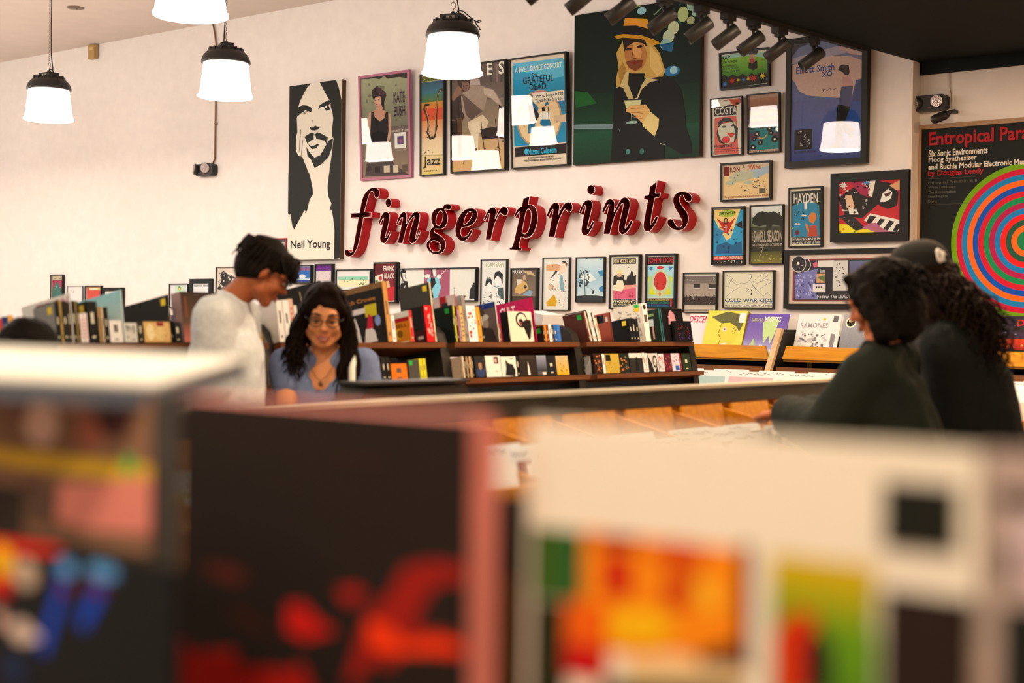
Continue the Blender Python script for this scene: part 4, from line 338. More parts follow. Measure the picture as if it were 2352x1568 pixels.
# ------------------------------------------------------------------ track spotlights under the soffit edge
mb=MB(); a=e0+dd*.6; b=e0+dd*6; n=Vector((-dd.y,dd.x))
tr=thing('lighting_track','black lighting track under the soffit edge','track',(0,0,0))
mb=MB()
p=[a-n*.02,a+n*.02,b+n*.02,b-n*.02]
mb.add([(q.x,q.y,3.125) for q in p]+[(q.x,q.y,3.152) for q in p],[(3,2,1,0),(4,5,6,7),(0,1,5,4),(1,2,6,5),(2,3,7,6),(3,0,4,7)]); mb.obj('rail',M_BLKP,tr)
SP=[(3.521,'first track spotlight, barely in view at the top edge'),(3.225,'track spotlight over the top left corner of the green painting'),(2.921,'track spotlight left of the painted straw hat'),(2.586,'track spotlight right of the painted straw hat'),(2.268,'track spotlight at the right edge of the green painting'),(2.027,'track spotlight hanging clear against the wall above the flower poster'),(1.788,'track spotlight touching the top of the flower poster'),(1.53,'track spotlight between the flower poster and the blue poster'),(1.171,'track spotlight in front of the blue walking poster')]
spot0=None
for i,(s,lb) in enumerate(SP):
    p=e0+dd*s; M=Matrix.Translation((p.x,p.y,3.125))
    az=[-6,-6,-2,0,4,2,6,-4,16][i]; 
    t=thing('track_spotlight',lb,'spotlight',M=M@Matrix.Rotation(R(az),4,'Z'),group='black track spotlights')
    if spot0 is None:
        me=[]
        me.append(('adapter',MB().box(-.025,-.05,-.035,.025,.05,0).box(-.018,-.03,-.052,.018,.03,-.035).mesh('adapter',M_BLKP)))
        me.append(('stem',MB().tube([(0,0,-.05),(0,0,-.10)],.009,10).mesh('stem',M_BLK,True)))
        d=Vector((-.62,-.35,-.55)).normalized(); c=Vector((0,0,-.118)); T=Matrix.Translation(c)@Vector((0,0,1)).rotation_difference(d).to_matrix().to_4x4()
        me.append(('barrel',MB().lathe([(.031,-.066),(.036,-.060),(.036,.092),(.033,.094),(.031,.082)],28,T,cap=True).mesh('barrel',M_BLK,True)))
        me.append(('knob',MB().tube([c+Vector((.0,.03,0)),c+Vector((0,.052,0))],.010,10).mesh('knob',M_BLKP,True)))
        spot0=me
    for nm,m in spot0: link(nm,m,t)
# ------------------------------------------------------------------ small fixtures on the wall
t=thing('motion_sensor','small tan box sensor high on the left wall','sensor',(-12.84,D,4.10))
MB().box(-.055,-.06,0,.055,-.012,.145).obj('body',mat('tan_plastic','b98a52',.5),t); MB().box(-.03,-.062,.09,.03,-.06,.12).obj('lens',mat('tan_lens','d8b070',.3),t); MB().box(-.06,-.03,.145,.05,0,.16).box(-.02,-.012,.02,.02,0,.15).obj('bracket',M_STEEL,t)
t=thing('sprinkler_cover','flat round metal cover in the ceiling at upper left','cover',(-11.455,7.717,CEIL))
MB().lathe([(.03,-.012),(.075,-.01),(.08,-.002),(.08,0)],28).obj('plate',mat('bronze_plate',(.16,.11,.08),.4,.4),t,True); MB().lathe([(.012,-.022),(.02,-.012)],16).obj('head',M_STEEL,t,True)
def lens_face(t,c,d,r,name='lamp_head'):
    T=Matrix.Translation(c)@Vector((0,0,1)).rotation_difference(Vector(d).normalized()).to_matrix().to_4x4()
    h=MB().lathe([(r*.75,-.05),(r,-.02),(r*1.06,0),(r,.004)],24,T).obj(name,M_BLKP,t,True)
    m=MB(); rnd=random.Random(4)
    m.lathe([(r*.93,.003),(r*.93,.008)],24,T)
    for i in range(26):
        a=rnd.uniform(0,6.28);q=r*.8*math.sqrt(rnd.random()); m.ell((q*math.cos(a),q*math.sin(a),.008),(r*.16,r*.16,.006),T,8,5)
    m.obj('reflector_lens',mat('faceted_reflector',(.62,.55,.55),.15,.6,metal=.7),h)
def emergency(label,x,z,W,H,Y,c1,c2,d1,d2,r):
    t=thing('emergency_light',label,'emergency light',(x,Y,z))
    b=MB(); 
    pr=[]
    for cx,cz,a0 in ((W-H*.3,H*.3,-90),(W-H*.3,H*.7,0),(H*.3,H*.7,90),(H*.3,H*.3,180)):
        for q in range(0,91,18): pr.append((cx+H*.3*math.cos(R(a0+q)),cz+H*.3*math.sin(R(a0+q))))
    b.prism(pr,-.075,0); b.obj('housing',M_BLKP,t); MB().box(W*.46,-.077,H*.12,W*.54,-.075,H*.2).obj('test_button',mat('dim_led',(.2,.05,.04),.4),t)
    lens_face(t,c1,d1,r); lens_face(t,c2,d2,r); return t
emergency('small black twin head emergency light at the foot of the wall conduit',-11.09,2.775,.25,.115,D,(.0,-.085,.07),(.17,-.09,.07),(-.5,-.8,.1),(.35,-.9,-.1),.05)
emergency('black twin head emergency light above the rings poster',-3.845,2.825,.225,.10,D+.11,(.025,-.07,.05),(.165,-.082,.055),(-.75,-.6,-.05),(.2,-.95,0),.04)
t=thing('wall_conduit','thin brown conduit running down the left wall to an emergency light','conduit',(-10.9,D,2.89))
MB().tube([(0.0,-.015,0),(.03,-.015,.05),(.035,-.015,.6),(.03,-.015,1.15),(.01,-.015,1.25),(-.02,-.015,1.35)],.008,8).obj('pipe',mat('brown_conduit','8a5a38',.5),t,True)
MB().box(.015,-.02,.38,.055,0,.395).box(.012,-.02,1.1,.055,0,1.115).obj('strap',M_STEEL,t)
t=thing('security_camera','small black wall camera under the emergency light','camera',(-3.62,D+.11,2.80))
MB().tube([(.03,0,.02),(.015,-.09,-.005)],.012,10).obj('mount',M_BLK,t,True); MB().cap((.01,-.11,-.02),.030,(-.03,-.17,-.05),.030).obj('body',M_BLK,t,True); MB().box(.02,-.05,.0,.055,0,.018).obj('bracket',M_BLK,t)
tag(MB().tube([(-3.626,D+.103,3.08),(-3.622,D+.103,2.97),(-3.612,D+.103,2.93),(-3.606,D+.10,2.83)],.003,6).obj('wall_cable',mat('tan_cable','9a744e',.6),None,True),'thin tan cable dropping from the soffit to the black camera','cable')
# ------------------------------------------------------------------ framed prints on the wall
def poster(p):
    t=thing('wall_painting' if p['cat']=='painting' else 'memorabilia_frame' if p['cat']=='memorabilia' else 'wall_poster',p['label'],p['cat'],M=Matrix.Translation((p['X'],D,p['Z']))@Matrix.Rotation(R(p.get('yaw',0)),4,'Z')@Matrix.Rotation(R(p['tilt']),4,'X'),group='prints hung on the poster wall')
    W,H,lip,dep=p['W'],p['H'],p['lip'],p['dep']
    if p['fc']=='-':
        MB().box(0,-dep+.001,0,W,0,H).obj('board',mat('board_edge','5a3a22',.7),t); zf=dep
    else:
        fm=mat('frame_'+p['fc'],p['fc'],.45,.25); f=MB()
        f.box(0,-dep,0,W,0,lip).box(0,-dep,H-lip,W,0,H).box(0,-dep,lip,lip,0,H-lip).box(W-lip,-dep,lip,W,0,H-lip).obj('frame',fm,t)
        zf=dep-.012
        MB().box(lip*.7,-dep+.003,lip*.7,W-lip*.7,-dep+.0045,H-lip*.7).obj('glass',GLASS,t)
    a=MB(); put=lambda x,y,z:(x,-z,y); l=lip*.8
    a.add([put(l,l,zf),put(W-l,l,zf),put(W-l,H-l,zf),put(l,H-l,zf),put(l,l,zf-.003),put(W-l,l,zf-.003),put(W-l,H-l,zf-.003),put(l,H-l,zf-.003)],[(0,1,2,3),(7,6,5,4),(0,4,5,1),(1,5,6,2),(2,6,7,3),(3,7,4,0)],alb(p['bg']))
    draw(a,p['ops'],put,zf); a.obj('artwork',INK if p['fc']!='-' else GLOSSY,t)
for p in POST: poster(p)
# big rings poster on the recessed wall
Y2=D+.11; X0,Z0,W,H=-3.805,1.49,1.40,1.22
t=thing('wall_poster','huge black poster of concentric coloured rings with red title, at the right edge','poster',(X0,Y2,Z0))
mt=mat('tan_moulding','a97f5c',.5,noise=.1,scale=15)
MB().box(-.03,-.022,-.03,0,0,H+.03).box(W,-.022,-.03,W+.03,0,H+.03).box(0,-.022,H,W,0,H+.03).box(0,-.022,-.03,W,0,0).obj('moulding',mt,t)
a=MB(); put=lambda x,y,z:(x,-z,y)
a.add([put(0,0,.012),put(W,0,.012),put(W,H,.012),put(0,H,.012)],[(0,1,2,3)],alb('1d1e1b')); ops=[]
cx,cy=(-3.10-X0),(1.962-Z0); cols=['6f9a10','c8183a','1a7aae','f0641a','0f4fa8','d01a30','17854e','b01a4a','1a78b4','e8201c','24523f','f0641a','177a48']
z=.0125
for i,c in enumerate(cols):
    r=.492-i*.0357 if i<12 else .064; z+=.0001
    pts=[(cx+r*math.cos(R(q*3)),max(cy+r*math.sin(R(q*3)),.0)) for q in range(120)]
    a.add([put(x,y,z) for x,y in pts],[tuple(range(len(pts)))],alb(c))
T=lambda s,c,x0,z0,x1,z1:ops.append(['t',c,s,(x0-X0)*1000,(z0-Z0)*1000,(x1-X0)*1000,(z1-Z0)*1000])
T('Entropical Paradise','b02226',-3.754,2.575,-2.93,2.69); T('Six Sonic Environments','e8d3bb',-3.755,2.529,-3.362,2.572); T('Moog Synthesizer','e8d3bb',-3.754,2.482,-3.433,2.527); T('and Buchla Modular Electronic Music','e8d3bb',-3.755,2.443,-3.09,2.480); T('by Douglas Leedy','b02226',-3.756,2.392,-3.386,2.439)
for i,s in enumerate(['Entropical Paradise I & II','White Landscape','The Harmonarium','Star Engine','Doria']): T(s,'57534a',-3.754,2.345-i*.030,-3.754+.0125*len(s),2.367-i*.030)
for zz in (2.383,2.213): ops.append(['r','57534a',(-3.754-X0)*1000,(zz-Z0)*1000,(-3.394-X0)*1000,(zz-Z0+.002)*1000])
draw(a,ops,put,z+.0002); a.obj('artwork',GLOSSY,t)
# ------------------------------------------------------------------ red channel letters
def chaikin(L):
    pts=[(L[i],L[i+1],L[i+2]) for i in range(1,len(L),3)]
    for _ in range(2):
        o=[]; n=len(pts)
        for i in range(n):
            a=pts[i]; b=pts[(i+1)%n]; 
            if a[2]: o.append(a)
            o.append((a[0]*.75+b[0]*.25,a[1]*.75+b[1]*.25,0)); o.append((a[0]*.25+b[0]*.75,a[1]*.25+b[1]*.75,0))
        pts=o
    return [(p[0]/1000,p[1]/1000) for p in pts]
M_RED=mat('red_enamel',(.50,.003,.010),.42,.22,noise=.06,scale=14); M_RIN=mat('shaded_red_inside',(.13,.005,.007),.6,.2); M_RIM=mat('white_trim_cap',(.85,.70,.66),.4,.4)  # inside red is darkened: shade within the open letters put into the colour
NAMES={'f':'letter f, first of the row','i':'letter i','n':'letter n','g':'letter g','e':'letter e','r':'letter r','p':'letter p','t':'letter t','s':'letter s, last of the row'}
seen={}
for ch,loops in SIGN:
    seen[ch]=seen.get(ch,0)+1; lb='red open channel '+NAMES[ch]
    if ch in 'inr': lb='red open channel letter %s, %s of the two in the sign'%(ch,'left' if seen[ch]==1 else 'right')
    P=[chaikin(l) for l in loops]; xs=[x for q in P for x,_ in q]; zs=[z for q in P for _,z in q]; ox,oz=min(xs),min(zs)
    t=thing('sign_letter',lb+' on the wall','sign letter',(ox,D,oz),group='red letters of the wall sign')
    cu=bpy.data.curves.new('c','CURVE'); cu.dimensions='2D'; cu.fill_mode='FRONT'
    for q in P:
        s=cu.splines.new('POLY'); s.points.add(len(q)-1); s.use_cyclic_u=True
        for pt,(x,z) in zip(s.points,q): pt.co=(x-ox,z-oz,0,1)
    ob=bpy.data.objects.new('c',cu); me=bpy.data.meshes.new_from_object(ob)
    b=MB().add([(v.co.x,-.012,v.co.y) for v in me.vertices],[tuple(p.vertices) for p in me.polygons])
    bpy.data.objects.remove(ob); bpy.data.curves.remove(cu); bpy.data.meshes.remove(me)
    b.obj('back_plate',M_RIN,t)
    sh=MB(); rim=MB()
    for q in P:
        n=len(q); area=sum(q[i][0]*q[(i+1)%n][1]-q[(i+1)%n][0]*q[i][1] for i in range(n)); sg=1 if area>0 else -1
        hole=loops[P.index(q)][0]; inn=[]
        if hole: sg=-sg
        for i in range(n):
            a=Vector(q[i-1]); c=Vector(q[(i+1)%n]); d=(c-a); d=d.normalized() if d.length>0 else Vector((1,0)); nn=Vector((-d.y,d.x))*sg*.0035; inn.append((q[i][0]+nn.x,q[i][1]+nn.y))
        vs=[]
        for pts,y in ((q,0),(q,-.11),(inn,-.11),(inn,-.013)): vs+=[(x-ox,y,z-oz) for x,z in pts]
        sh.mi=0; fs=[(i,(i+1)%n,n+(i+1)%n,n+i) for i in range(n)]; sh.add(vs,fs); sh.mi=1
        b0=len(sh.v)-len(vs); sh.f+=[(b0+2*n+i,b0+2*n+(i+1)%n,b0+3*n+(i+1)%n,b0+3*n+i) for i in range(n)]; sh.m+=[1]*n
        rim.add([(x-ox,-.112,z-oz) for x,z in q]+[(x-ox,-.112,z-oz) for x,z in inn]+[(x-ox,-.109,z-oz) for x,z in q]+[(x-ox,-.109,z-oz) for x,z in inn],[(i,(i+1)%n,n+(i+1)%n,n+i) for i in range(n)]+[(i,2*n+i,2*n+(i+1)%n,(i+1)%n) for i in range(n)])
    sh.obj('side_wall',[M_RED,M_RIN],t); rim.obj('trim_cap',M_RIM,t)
# ------------------------------------------------------------------ shelves, books and records
def cname(h):
    import colorsys
    r,g,b=[int(h[i:i+2],16)/255 for i in (0,2,4)]; hh,s,v=colorsys.rgb_to_hsv(r,g,b); hh*=360
    if v<.2: return 'black'
    if s<.18: return 'white' if v>.82 else 'grey' if v>.45 else 'charcoal'
    if v<.42: n='dark '
    elif v>.85 and s<.35: n='pale '
    else: n=''
    if hh<15 or hh>=345: c='red' if s>.4 or n!='pale ' else 'pink'
    elif hh<40: c='orange' if s>.75 and v>.6 else 'brown' if v<.7 else 'tan' if s>.25 else 'cream'
    elif hh<70: c='yellow' if s>.6 and v>.6 else 'olive' if v<.6 else 'cream'
    elif hh<170: c='green'
    elif hh<260: c='blue'
    else: c='purple' if hh<320 else 'magenta'
    return n+c
M_RACK=mat('black_stained_wood',(.014,.013,.011),.5,.3,noise=.15,scale=10)
M_SHELF=wood('brown_shelf','5a2f14','7d431c',1)
M_PAGES=mat('paper_pages',(.72,.64,.54),.8,.1)
TH=R(10); UPV=Vector((-math.sin(TH),0,math.cos(TH))); BKV=Vector((-math.cos(TH),0,-math.sin(TH)))
GX=-4.47
BAYS=[1.79,2.87,3.97,5.07,6.14,7.29]
gd=thing('display_rack','long black double sided display rack with brown shelves between the shoppers and the wall','rack',(-4.86,4.5,0))
def G(o): 
    o.parent=gd; o.matrix_local=Matrix.Translation((4.86,-4.5,0)); return o
prof=[(-4.45,.0),(-4.455,1.06),(-4.463,1.12),(-4.485,1.23),(-4.502,1.296),(-4.522,1.345),(-4.56,1.375),(-4.62,1.39)]
full=prof+[(-9.72-x,z) for x,z in reversed(prof)]
for y in BAYS: G(MB().prism(full,y-.03,y+.03).obj('side_panel',M_RACK))
for a,b in zip(BAYS,BAYS[1:]):
    for sg in (0,1):
        def X(x): return x if not sg else -9.72-x
        for nm,xf,zb,dp in (('upper_shelf',GX+.012,1.303,.335),('lower_shelf',-4.385,1.133,.17)):
            q=[(xf,zb),(xf,zb-.024),(xf-dp*math.cos(TH),zb-.024-dp*math.sin(TH)),(xf-dp*math.cos(TH),zb-dp*math.sin(TH))]
            G(MB().prism([(X(x),z) for x,z in q],a+.032,b-.032).obj(nm,M_SHELF))
    G(MB().box(-4.88,a+.032,1.135,-4.84,b-.032,1.20).obj('spine_board',M_RACK)); G(MB().box(-5.2,a+.032,.08,-4.52,b-.032,.86).obj('base_cabinet',M_RACK))
ORD=['first','second','third','fourth','fifth','sixth','seventh','eighth','ninth','tenth','eleventh','twelfth','thirteenth','fourteenth','fifteenth','sixteenth','seventeenth','eighteenth','nineteenth','twentieth','21st','22nd','23rd','24th','25th','26th','27th','28th','29th','30th']
BNAME=['leftmost bay','bay left of white shirt','bay behind the shoppers','bay right of blue top','bay nearest the wall']
CNT={}
# face art: (face, kind, ...) in fractions of the face, x right, y up
ART={
'pylon':[('L','t','d88a98','PYLON',.32,.78,.98,.95),('L','r','8f98b0',.1,.15,.3,.6)],
'cyan':[('L','g','9ad0d0','e8e0c8',0,0,1,1),('L','r','6fc0c8',.02,.55,.16,.98),('L','r','c8a878',.75,.0,1,.08)],
'gold':[('R','e','e8c890',.25,.5,.16,.4),('R','e','d8b070',.6,.5,.22,.42),('R','r','8a2020',.5,.78,.75,.98),('R','k','a8743a',10,.1,.1,.9,.8,.06,3)],
'brown':[('R','g','33241b','5a3a28',0,.4,1,1),('R','g','5a3a28','c86a58',0,0,1,.4),('R','r','7a3a24',.06,.5,.1,.9)],
'scratch':[('L','l','b89a68',.02,[.5,.1,.62,.5,.58,.9]),('L','l','8a7450',.015,[.6,.15,.75,.45,.9,.85]),('L','l','c8b088',.012,[.55,.3,.7,.7])],
'figures':[('L','t','c87a28','ch Crowe',.3,.80,.86,.88),('L','r','d8c020',.62,.52,.86,.74),('L','r','f0dcd0',.3,.60,.62,.70),('L','p','efe0d0',[.32,.05,.5,.05,.46,.35,.40,.55,.34,.5]),('L','p','efe0d4',[.55,.05,.82,.05,.78,.25,.68,.36,.6,.3]),('L','p','d02038',[.62,.3,.76,.3,.76,.5,.68,.58]),('L','e','8a9ac8',.86,.42,.06,.1)],
'sell':[('L','t','6a3408','/SELL',.3,.62,.9,.76),('L','e','f0b820',.5,.38,.22,.2),('L','e','8a5a10',.56,.38,.14,.16),('L','r','e8c8a0',.05,.02,.95,.07),('L','r','b01820',.0,.84,1,1)],
'reddvd':[('L','r','101010',.25,.35,.85,.98),('L','r','20b040',.04,.84,.18,.97),('R','k','f0a090',14,.1,.1,.9,.95,.09,5),('L','r','c8b0a0',.6,.1,.85,.18)],
'stripes':[('L','r','b82028',.05,.3,.3,.9),('L','r','b82028',.5,.1,.72,1),('L','r','3a3030',.55,.72,.75,.86),('L','r','f0b020',.52,.5,.72,.6)],
'portrait':[('L','r','1f3270',0,.86,1,1),('L','e','b89a80',.6,.5,.16,.16),('L','p','3a2c24',[.3,0,.95,0,.85,.35,.6,.42,.4,.3]),('L','e','e0d0b8',.6,.66,.18,.08),('L','e','4a3a30',.55,.78,.12,.1)],
'loop':[('R','e','171514',.55,.72,.25,.26),('R','e','e8ccb0',.56,.72,.19,.2),('R','p','171514',[.45,.6,.62,.45,.78,.05,.86,.12,.95,.5,.95,.72,.72,.72]),('R','e','171514',.52,.68,.09,.08),('R','e','8a3028',.5,.6,.06,.05)],
'cult':[('L','t','f4e0d8','CULT',.1,.66,.52,.9),('L','t','f4e0d8','LEADER',.1,.38,.82,.6),('L','l','8a1040',.01,[.45,.95,.75,.85,.9,.6])],
'rust':[('L','r','17161a',.38,.68,.72,.95),('L','r','d8c8c0',.78,.7,.9,.86),('L','p','e8d0c0',[.2,0,.5,0,.4,.3]),('L','g','9a4a38','6a2a20',0,0,1,.25),('L','l','f0e0d8',.03,[.25,.5,.3,.4,.35,.5])],
'columns':[('L','k','a89484',30,.1,.1,.3,.9,.05,2),('L','k','a89484',30,.42,.1,.62,.9,.05,3),('L','k','a89484',30,.7,.1,.9,.9,.05,4),('L','r','20b040',.74,.9,.9,.99),('L','r','f0c020',.74,.8,.9,.9),('R','r','5a5048',.2,.5,.8,.7),('R','e','2a2624',.5,.9,.3,.07)],
'greenbook':[('L','r','c8d0cc',.3,.5,.7,.72),('L','r','d8a098',.6,.1,.68,.5),('L','r','8a9a68',.25,.8,.75,.88)],
'creature':[('R','p','c88a90',[.3,.5,.36,.85,.45,.95,.6,.85,.66,.6,.55,.45,.45,.6]),('R','k','e0b0b0',10,.32,.5,.62,.9,.05,4),('R','r','3a7078',0,0,.03,1)],
'man':[('R','e','2a3a5a',.5,.25,.4,.25),('R','e','a87858',.5,.55,.16,.2),('R','r','1a2030',.3,.68,.7,.82)],
'redpic':[('R','r','4a2020',.55,.62,.85,.95),('R','r','d0a090',.6,.68,.75,.85),('R','r','8a7a6a',.6,.25,.75,.29)],
'blackfig':[('R','p','1d1a19',[.2,.05,.85,.0,.9,.3,.75,.6,.5,.65,.3,.85,.3,.4]),('R','r','5a5048',.6,.86,.85,.9)],
'bottle':[('R','p','e8dcd0',[.45,.05,.58,.05,.55,.4,.5,.7,.47,.4]),('R','r','3a2c22',.1,.8,.9,.95)],
'fog':[('R','g','8a8a98','2a2a2e',0,.2,1,1),('R','r','d8ccc0',.5,.04,.9,.16)],
'tan':[('R','g','b8a078','d8a020',0,0,1,1),('R','k','4a3414',12,.1,.1,.9,.6,.08,5)],
'square':[('R','r','1d1b18',.05,.62,.4,.95),('R','k','6a5418',30,.05,.05,.95,.6,.05,6)],
'whitetop':[('R','r','d8ccc0',0,.75,1,1),('R','p','17171a',[.4,.1,.7,.1,.6,.8,.5,.8])],
'swirl':[('R','p','23211f',[0,0,.5,0,.3,.5,0,.9]),('R','e','23211f',.65,.55,.22,.35),('R','e','c8beb4',.66,.55,.14,.24),('R','p','2a2826',[.6,.0,.9,.0,.8,.3])],
'tri':[('R','k','b02030',14,.05,.4,.95,.95,.07,2),('R','r','2a5aa8',.4,.05,.9,.3)],
}
def face_ops(spec,W,H):
    o=[]
    for s in spec:
        k=s[1]; c=s[2]
        if k=='r': o.append(['r',c,s[3]*W,s[4]*H,s[5]*W,s[6]*H])
        elif k=='g': o.append(['g',c,s[3],s[4]*W,s[5]*H,s[6]*W,s[7]*H])
        elif k=='e': o.append(['e',c,s[3]*W,s[4]*H,s[5]*W,s[6]*H])
        elif k=='p': o.append(['p',c,[v*(W if i%2==0 else H) for i,v in enumerate(s[3])]])
        elif k=='l': o.append(['l',c,s[3]*H,[v*(W if i%2==0 else H) for i,v in enumerate(s[4])]])
        elif k=='t': o.append(['t',c,s[3],s[4]*W,s[5]*H,s[6]*W,s[7]*H])
        elif k=='k': o.append(['k',c,s[3],s[4]*W,s[5]*H,s[6]*W,s[7]*H,s[8]*H,s[9]])
    return o
rnd=random.Random(11)
def bookitem(name,label,cat,group,w,dep,h,cL,cR,flags,M):
    """local x = depth away from the shelf front, y = along the shelf, z = up the leaning item"""
    t=thing(name,label,cat,M=M,group=group)
    aL,aR=alb(cL),alb(cR); b=MB(); e=.0012
    # covers (front, back), spine and pages
    b.box(0,0,0,dep,min(e,w*.3),h,col=aL); b.box(0,w-min(e,w*.3),0,dep,w,h,col=aL); b.box(0,0,0,e,w,h,col=aR)
    b.obj('cover',INK,t); MB().box(e,e*.5,.0015,dep-.002,w-e*.5,h-.0025).obj('pages',M_PAGES,t)
    pr=MB(); putL=lambda x,y,z:(dep-x,-z,y); putR=lambda x,y,z:(-z,y*0+x,y)
    if flags in ART:
        draw(pr,face_ops([s for s in ART[flags] if s[0]=='L'],dep*1000,h*1000),putL,.0002)
        draw(pr,face_ops([s for s in ART[flags] if s[0]=='R'],w*1000,h*1000),putR,.0002)
    elif flags[:1]=='R':
        c={'r':'c83a40','k':'2a2624','o':'d8702a','g':'20b040'}[flags[1]]
        if flags[1]=='g': draw(pr,face_ops([('R','r',c,.15,.72,.4,.95)],w*1000,h*1000),putR,.0002)
        elif w>.04: draw(pr,face_ops([('R','k',c,12,.08,.1,.92,.9,.09,int(w*1e4)),('R','k','8a7a70',8,.1,.1,.9,.9,.07,int(h*1e4))],w*1000,h*1000),putR,.0002)
        else: draw(pr,face_ops([('R','r',c,.3,.15+.12*i,.7,.2+.12*i) for i in range(6)],w*1000,h*1000),putR,.0002)
    else:  # small title block on the spine
        c='d8c8a8' if sum(aR)<.6 else '5a4a40'
        draw(pr,face_ops([('R','r',c,.35,.45,.62,.45+rnd.uniform(.15,.35)),('R','r',c,.35,.1,.65,.16)],w*1000,h*1000),putR,.0002)
    if pr.f: pr.obj('cover_print',GLOSSY,t)
    if flags[:2] in ('Lg','Ly'):
        c='20b040' if flags[1]=='g' else 'f2c818'; s=MB(); x0=.018; s.box(x0,-.0012,h-.038,x0+.026,-.0003,h-.012); s.obj('price_sticker',mat('sticker_'+c,c,.5),t)
    return t
for sh,y0,wd,dep,h,cL,cR,fl in sorted(ITEMS,key=lambda i:(i[0],i[1])):
    bay=max(i for i in range(5) if y0>=BAYS[i]-(.02 if sh=='upper' else .09))
    key=(sh,bay); CNT[key]=CNT.get(key,0)+1
    cat='record' if dep>=.22 else 'disc case' if sh=='lower' else 'book'
    kind={'record':'record sleeve','disc case':'disc case','book':'book'}[cat]
    face=wd>.06
    col=cname(cR if (face or dep<.2) else cL)
    art={'pylon':' with pale pink title','cyan':' fading to cream','gold':' with red tag','cult':' with bold white title','loop':' with a black loop drawing','columns':' with text columns','figures':' with white figures','creature':' with pink creature'}.get(fl,' with green sticker' if 'g' in fl[:2] and len(fl)<4 and fl[:1] in 'LR' else ' with yellow sticker' if fl[:2]=='Ly' else '')
    xf,zb=(GX,1.305) if sh=='upper' else (-4.40,1.135)
    lean=R(-11) if fl.endswith('l') and fl!='pylon' and fl!='swirl' and fl!='sell' else 0
    if sh=='upper':
        if fl.endswith('l') and 6.1<y0<6.3: y0+=.09
        elif 3.94<y0<4.1: y0+=.056
        elif 3.86<y0<3.94: y0-=.012
    else: y0+=.112 if y0>6 else .112 if y0>4.98 else 0
    M=frame_mat((xf,max(y0,BAYS[bay]+.033),zb+.001),BKV,Vector((0,1,0)),UPV)@Matrix.Rotation(-lean if lean else 0,4,'X')
    flg=fl[:-1] if lean else fl
    lb=f'{col} {kind}{art}, {ORD[CNT[key]-1]} from left, {sh} shelf, {BNAME[bay]}'
    if len(lb.split())>16: lb=lb.replace(art,'')
    bookitem({'record':'record_sleeve','disc case':'disc_case','book':'book'}[cat],lb,cat,f'items on the {sh} rack shelf',wd,dep,h,cL,cR,flg,M)
# small face-out sleeve leaning in front of the creature sleeve
M=frame_mat((GX+.012,7.03,1.306),BKV,Vector((0,1,0)),UPV)
t=thing('disc_case','small black disc case with red and violet figures at the right end of the rack','disc case',M=M)
b=MB().box(-.018,0,0,-.002,.19,.118,col=alb('151215')); b.obj('cover',INK,t)
pr=MB(); draw(pr,face_ops([('R','k','a82030',16,.15,.3,.85,.8,.05,3),('R','k','5a3a78',20,.2,.05,.9,.4,.06,4)],190,118),lambda x,y,z:(-.018-z,x,y),.0002); pr.obj('cover_print',GLOSSY,t)
# back side of the rack: a few boxes seen over the top
for i,(y0,wd,h,c,lb) in enumerate([(5.55,.08,.17,'f0e6e0','white boxed set'),(5.66,.08,.165,'e8dcd8','pale boxed set'),(5.77,.12,.17,'efe6e2','wide white boxed set'),(6.25,.26,.20,'a87a80','pink grey boxed set'),(4.75,.16,.18,'e8e4f0','pale lilac boxed set'),(6.6,.2,.17,'e8dcd4','cream boxed set'),(2.2,.5,.2,'8a5a30','brown cardboard box')]):
    Mb=frame_mat((-5.25,y0,1.306),(math.cos(TH),0,-math.sin(TH)),(0,1,0),(math.sin(TH),0,math.cos(TH)))
    t=thing('boxed_set',f'{lb} on the far side of the black rack','boxed set',M=Mb,group='boxed sets behind the rack'); MB().box(0,0,0,.14,wd,h,col=alb(c)).obj('box',INK,t)
    MB().box(.1402,.01,.01,.141,wd-.01,h*.6,col=alb('1c1a1b')).obj('label_panel',INK,t)
# second rack far left with disc cases
fr=thing('far_rack','second dark rack of disc cases far behind on the left','rack',(-8.2,6,0))
MB().box(-.25,-2.2,0,.25,.9,1.22).obj('cabinet',M_RACK,fr); MB().box(.0,-2.2,1.22,.27,.9,1.245).obj('shelf',M_SHELF,fr)
cols=['2a4a90','d8702a','f0e8e0','b82838','e8c838','1d1b1a','f4ece6','3a8a78','c8b090','5a3a78','f0e0d8','28a050']
y=5.6; i=0; rr=random.Random(5)
while y<6.4 and i<30:
    wd=rr.choice((.012,.014,.02,.028)); h=rr.uniform(.13,.18); c=rr.choice(cols)
    t=thing('disc_case',f'small {cname(c)} disc case, {ORD[i]} from the left on the far left rack','disc case',(-8.0,y,1.246),group='disc cases on the far rack'); MB().box(-.12,0,0,.0,wd,h,col=alb(c)).obj('case',INK,t); MB().box(0,wd*.3,h*.4,.0008,wd*.7,h*.8,col=alb('f0e4d8' if c[0]<'8' else '4a4038')).obj('spine_title',INK,t)
    y+=wd+.001; i+=1
    if 5.95<y<6.0: y=6.03
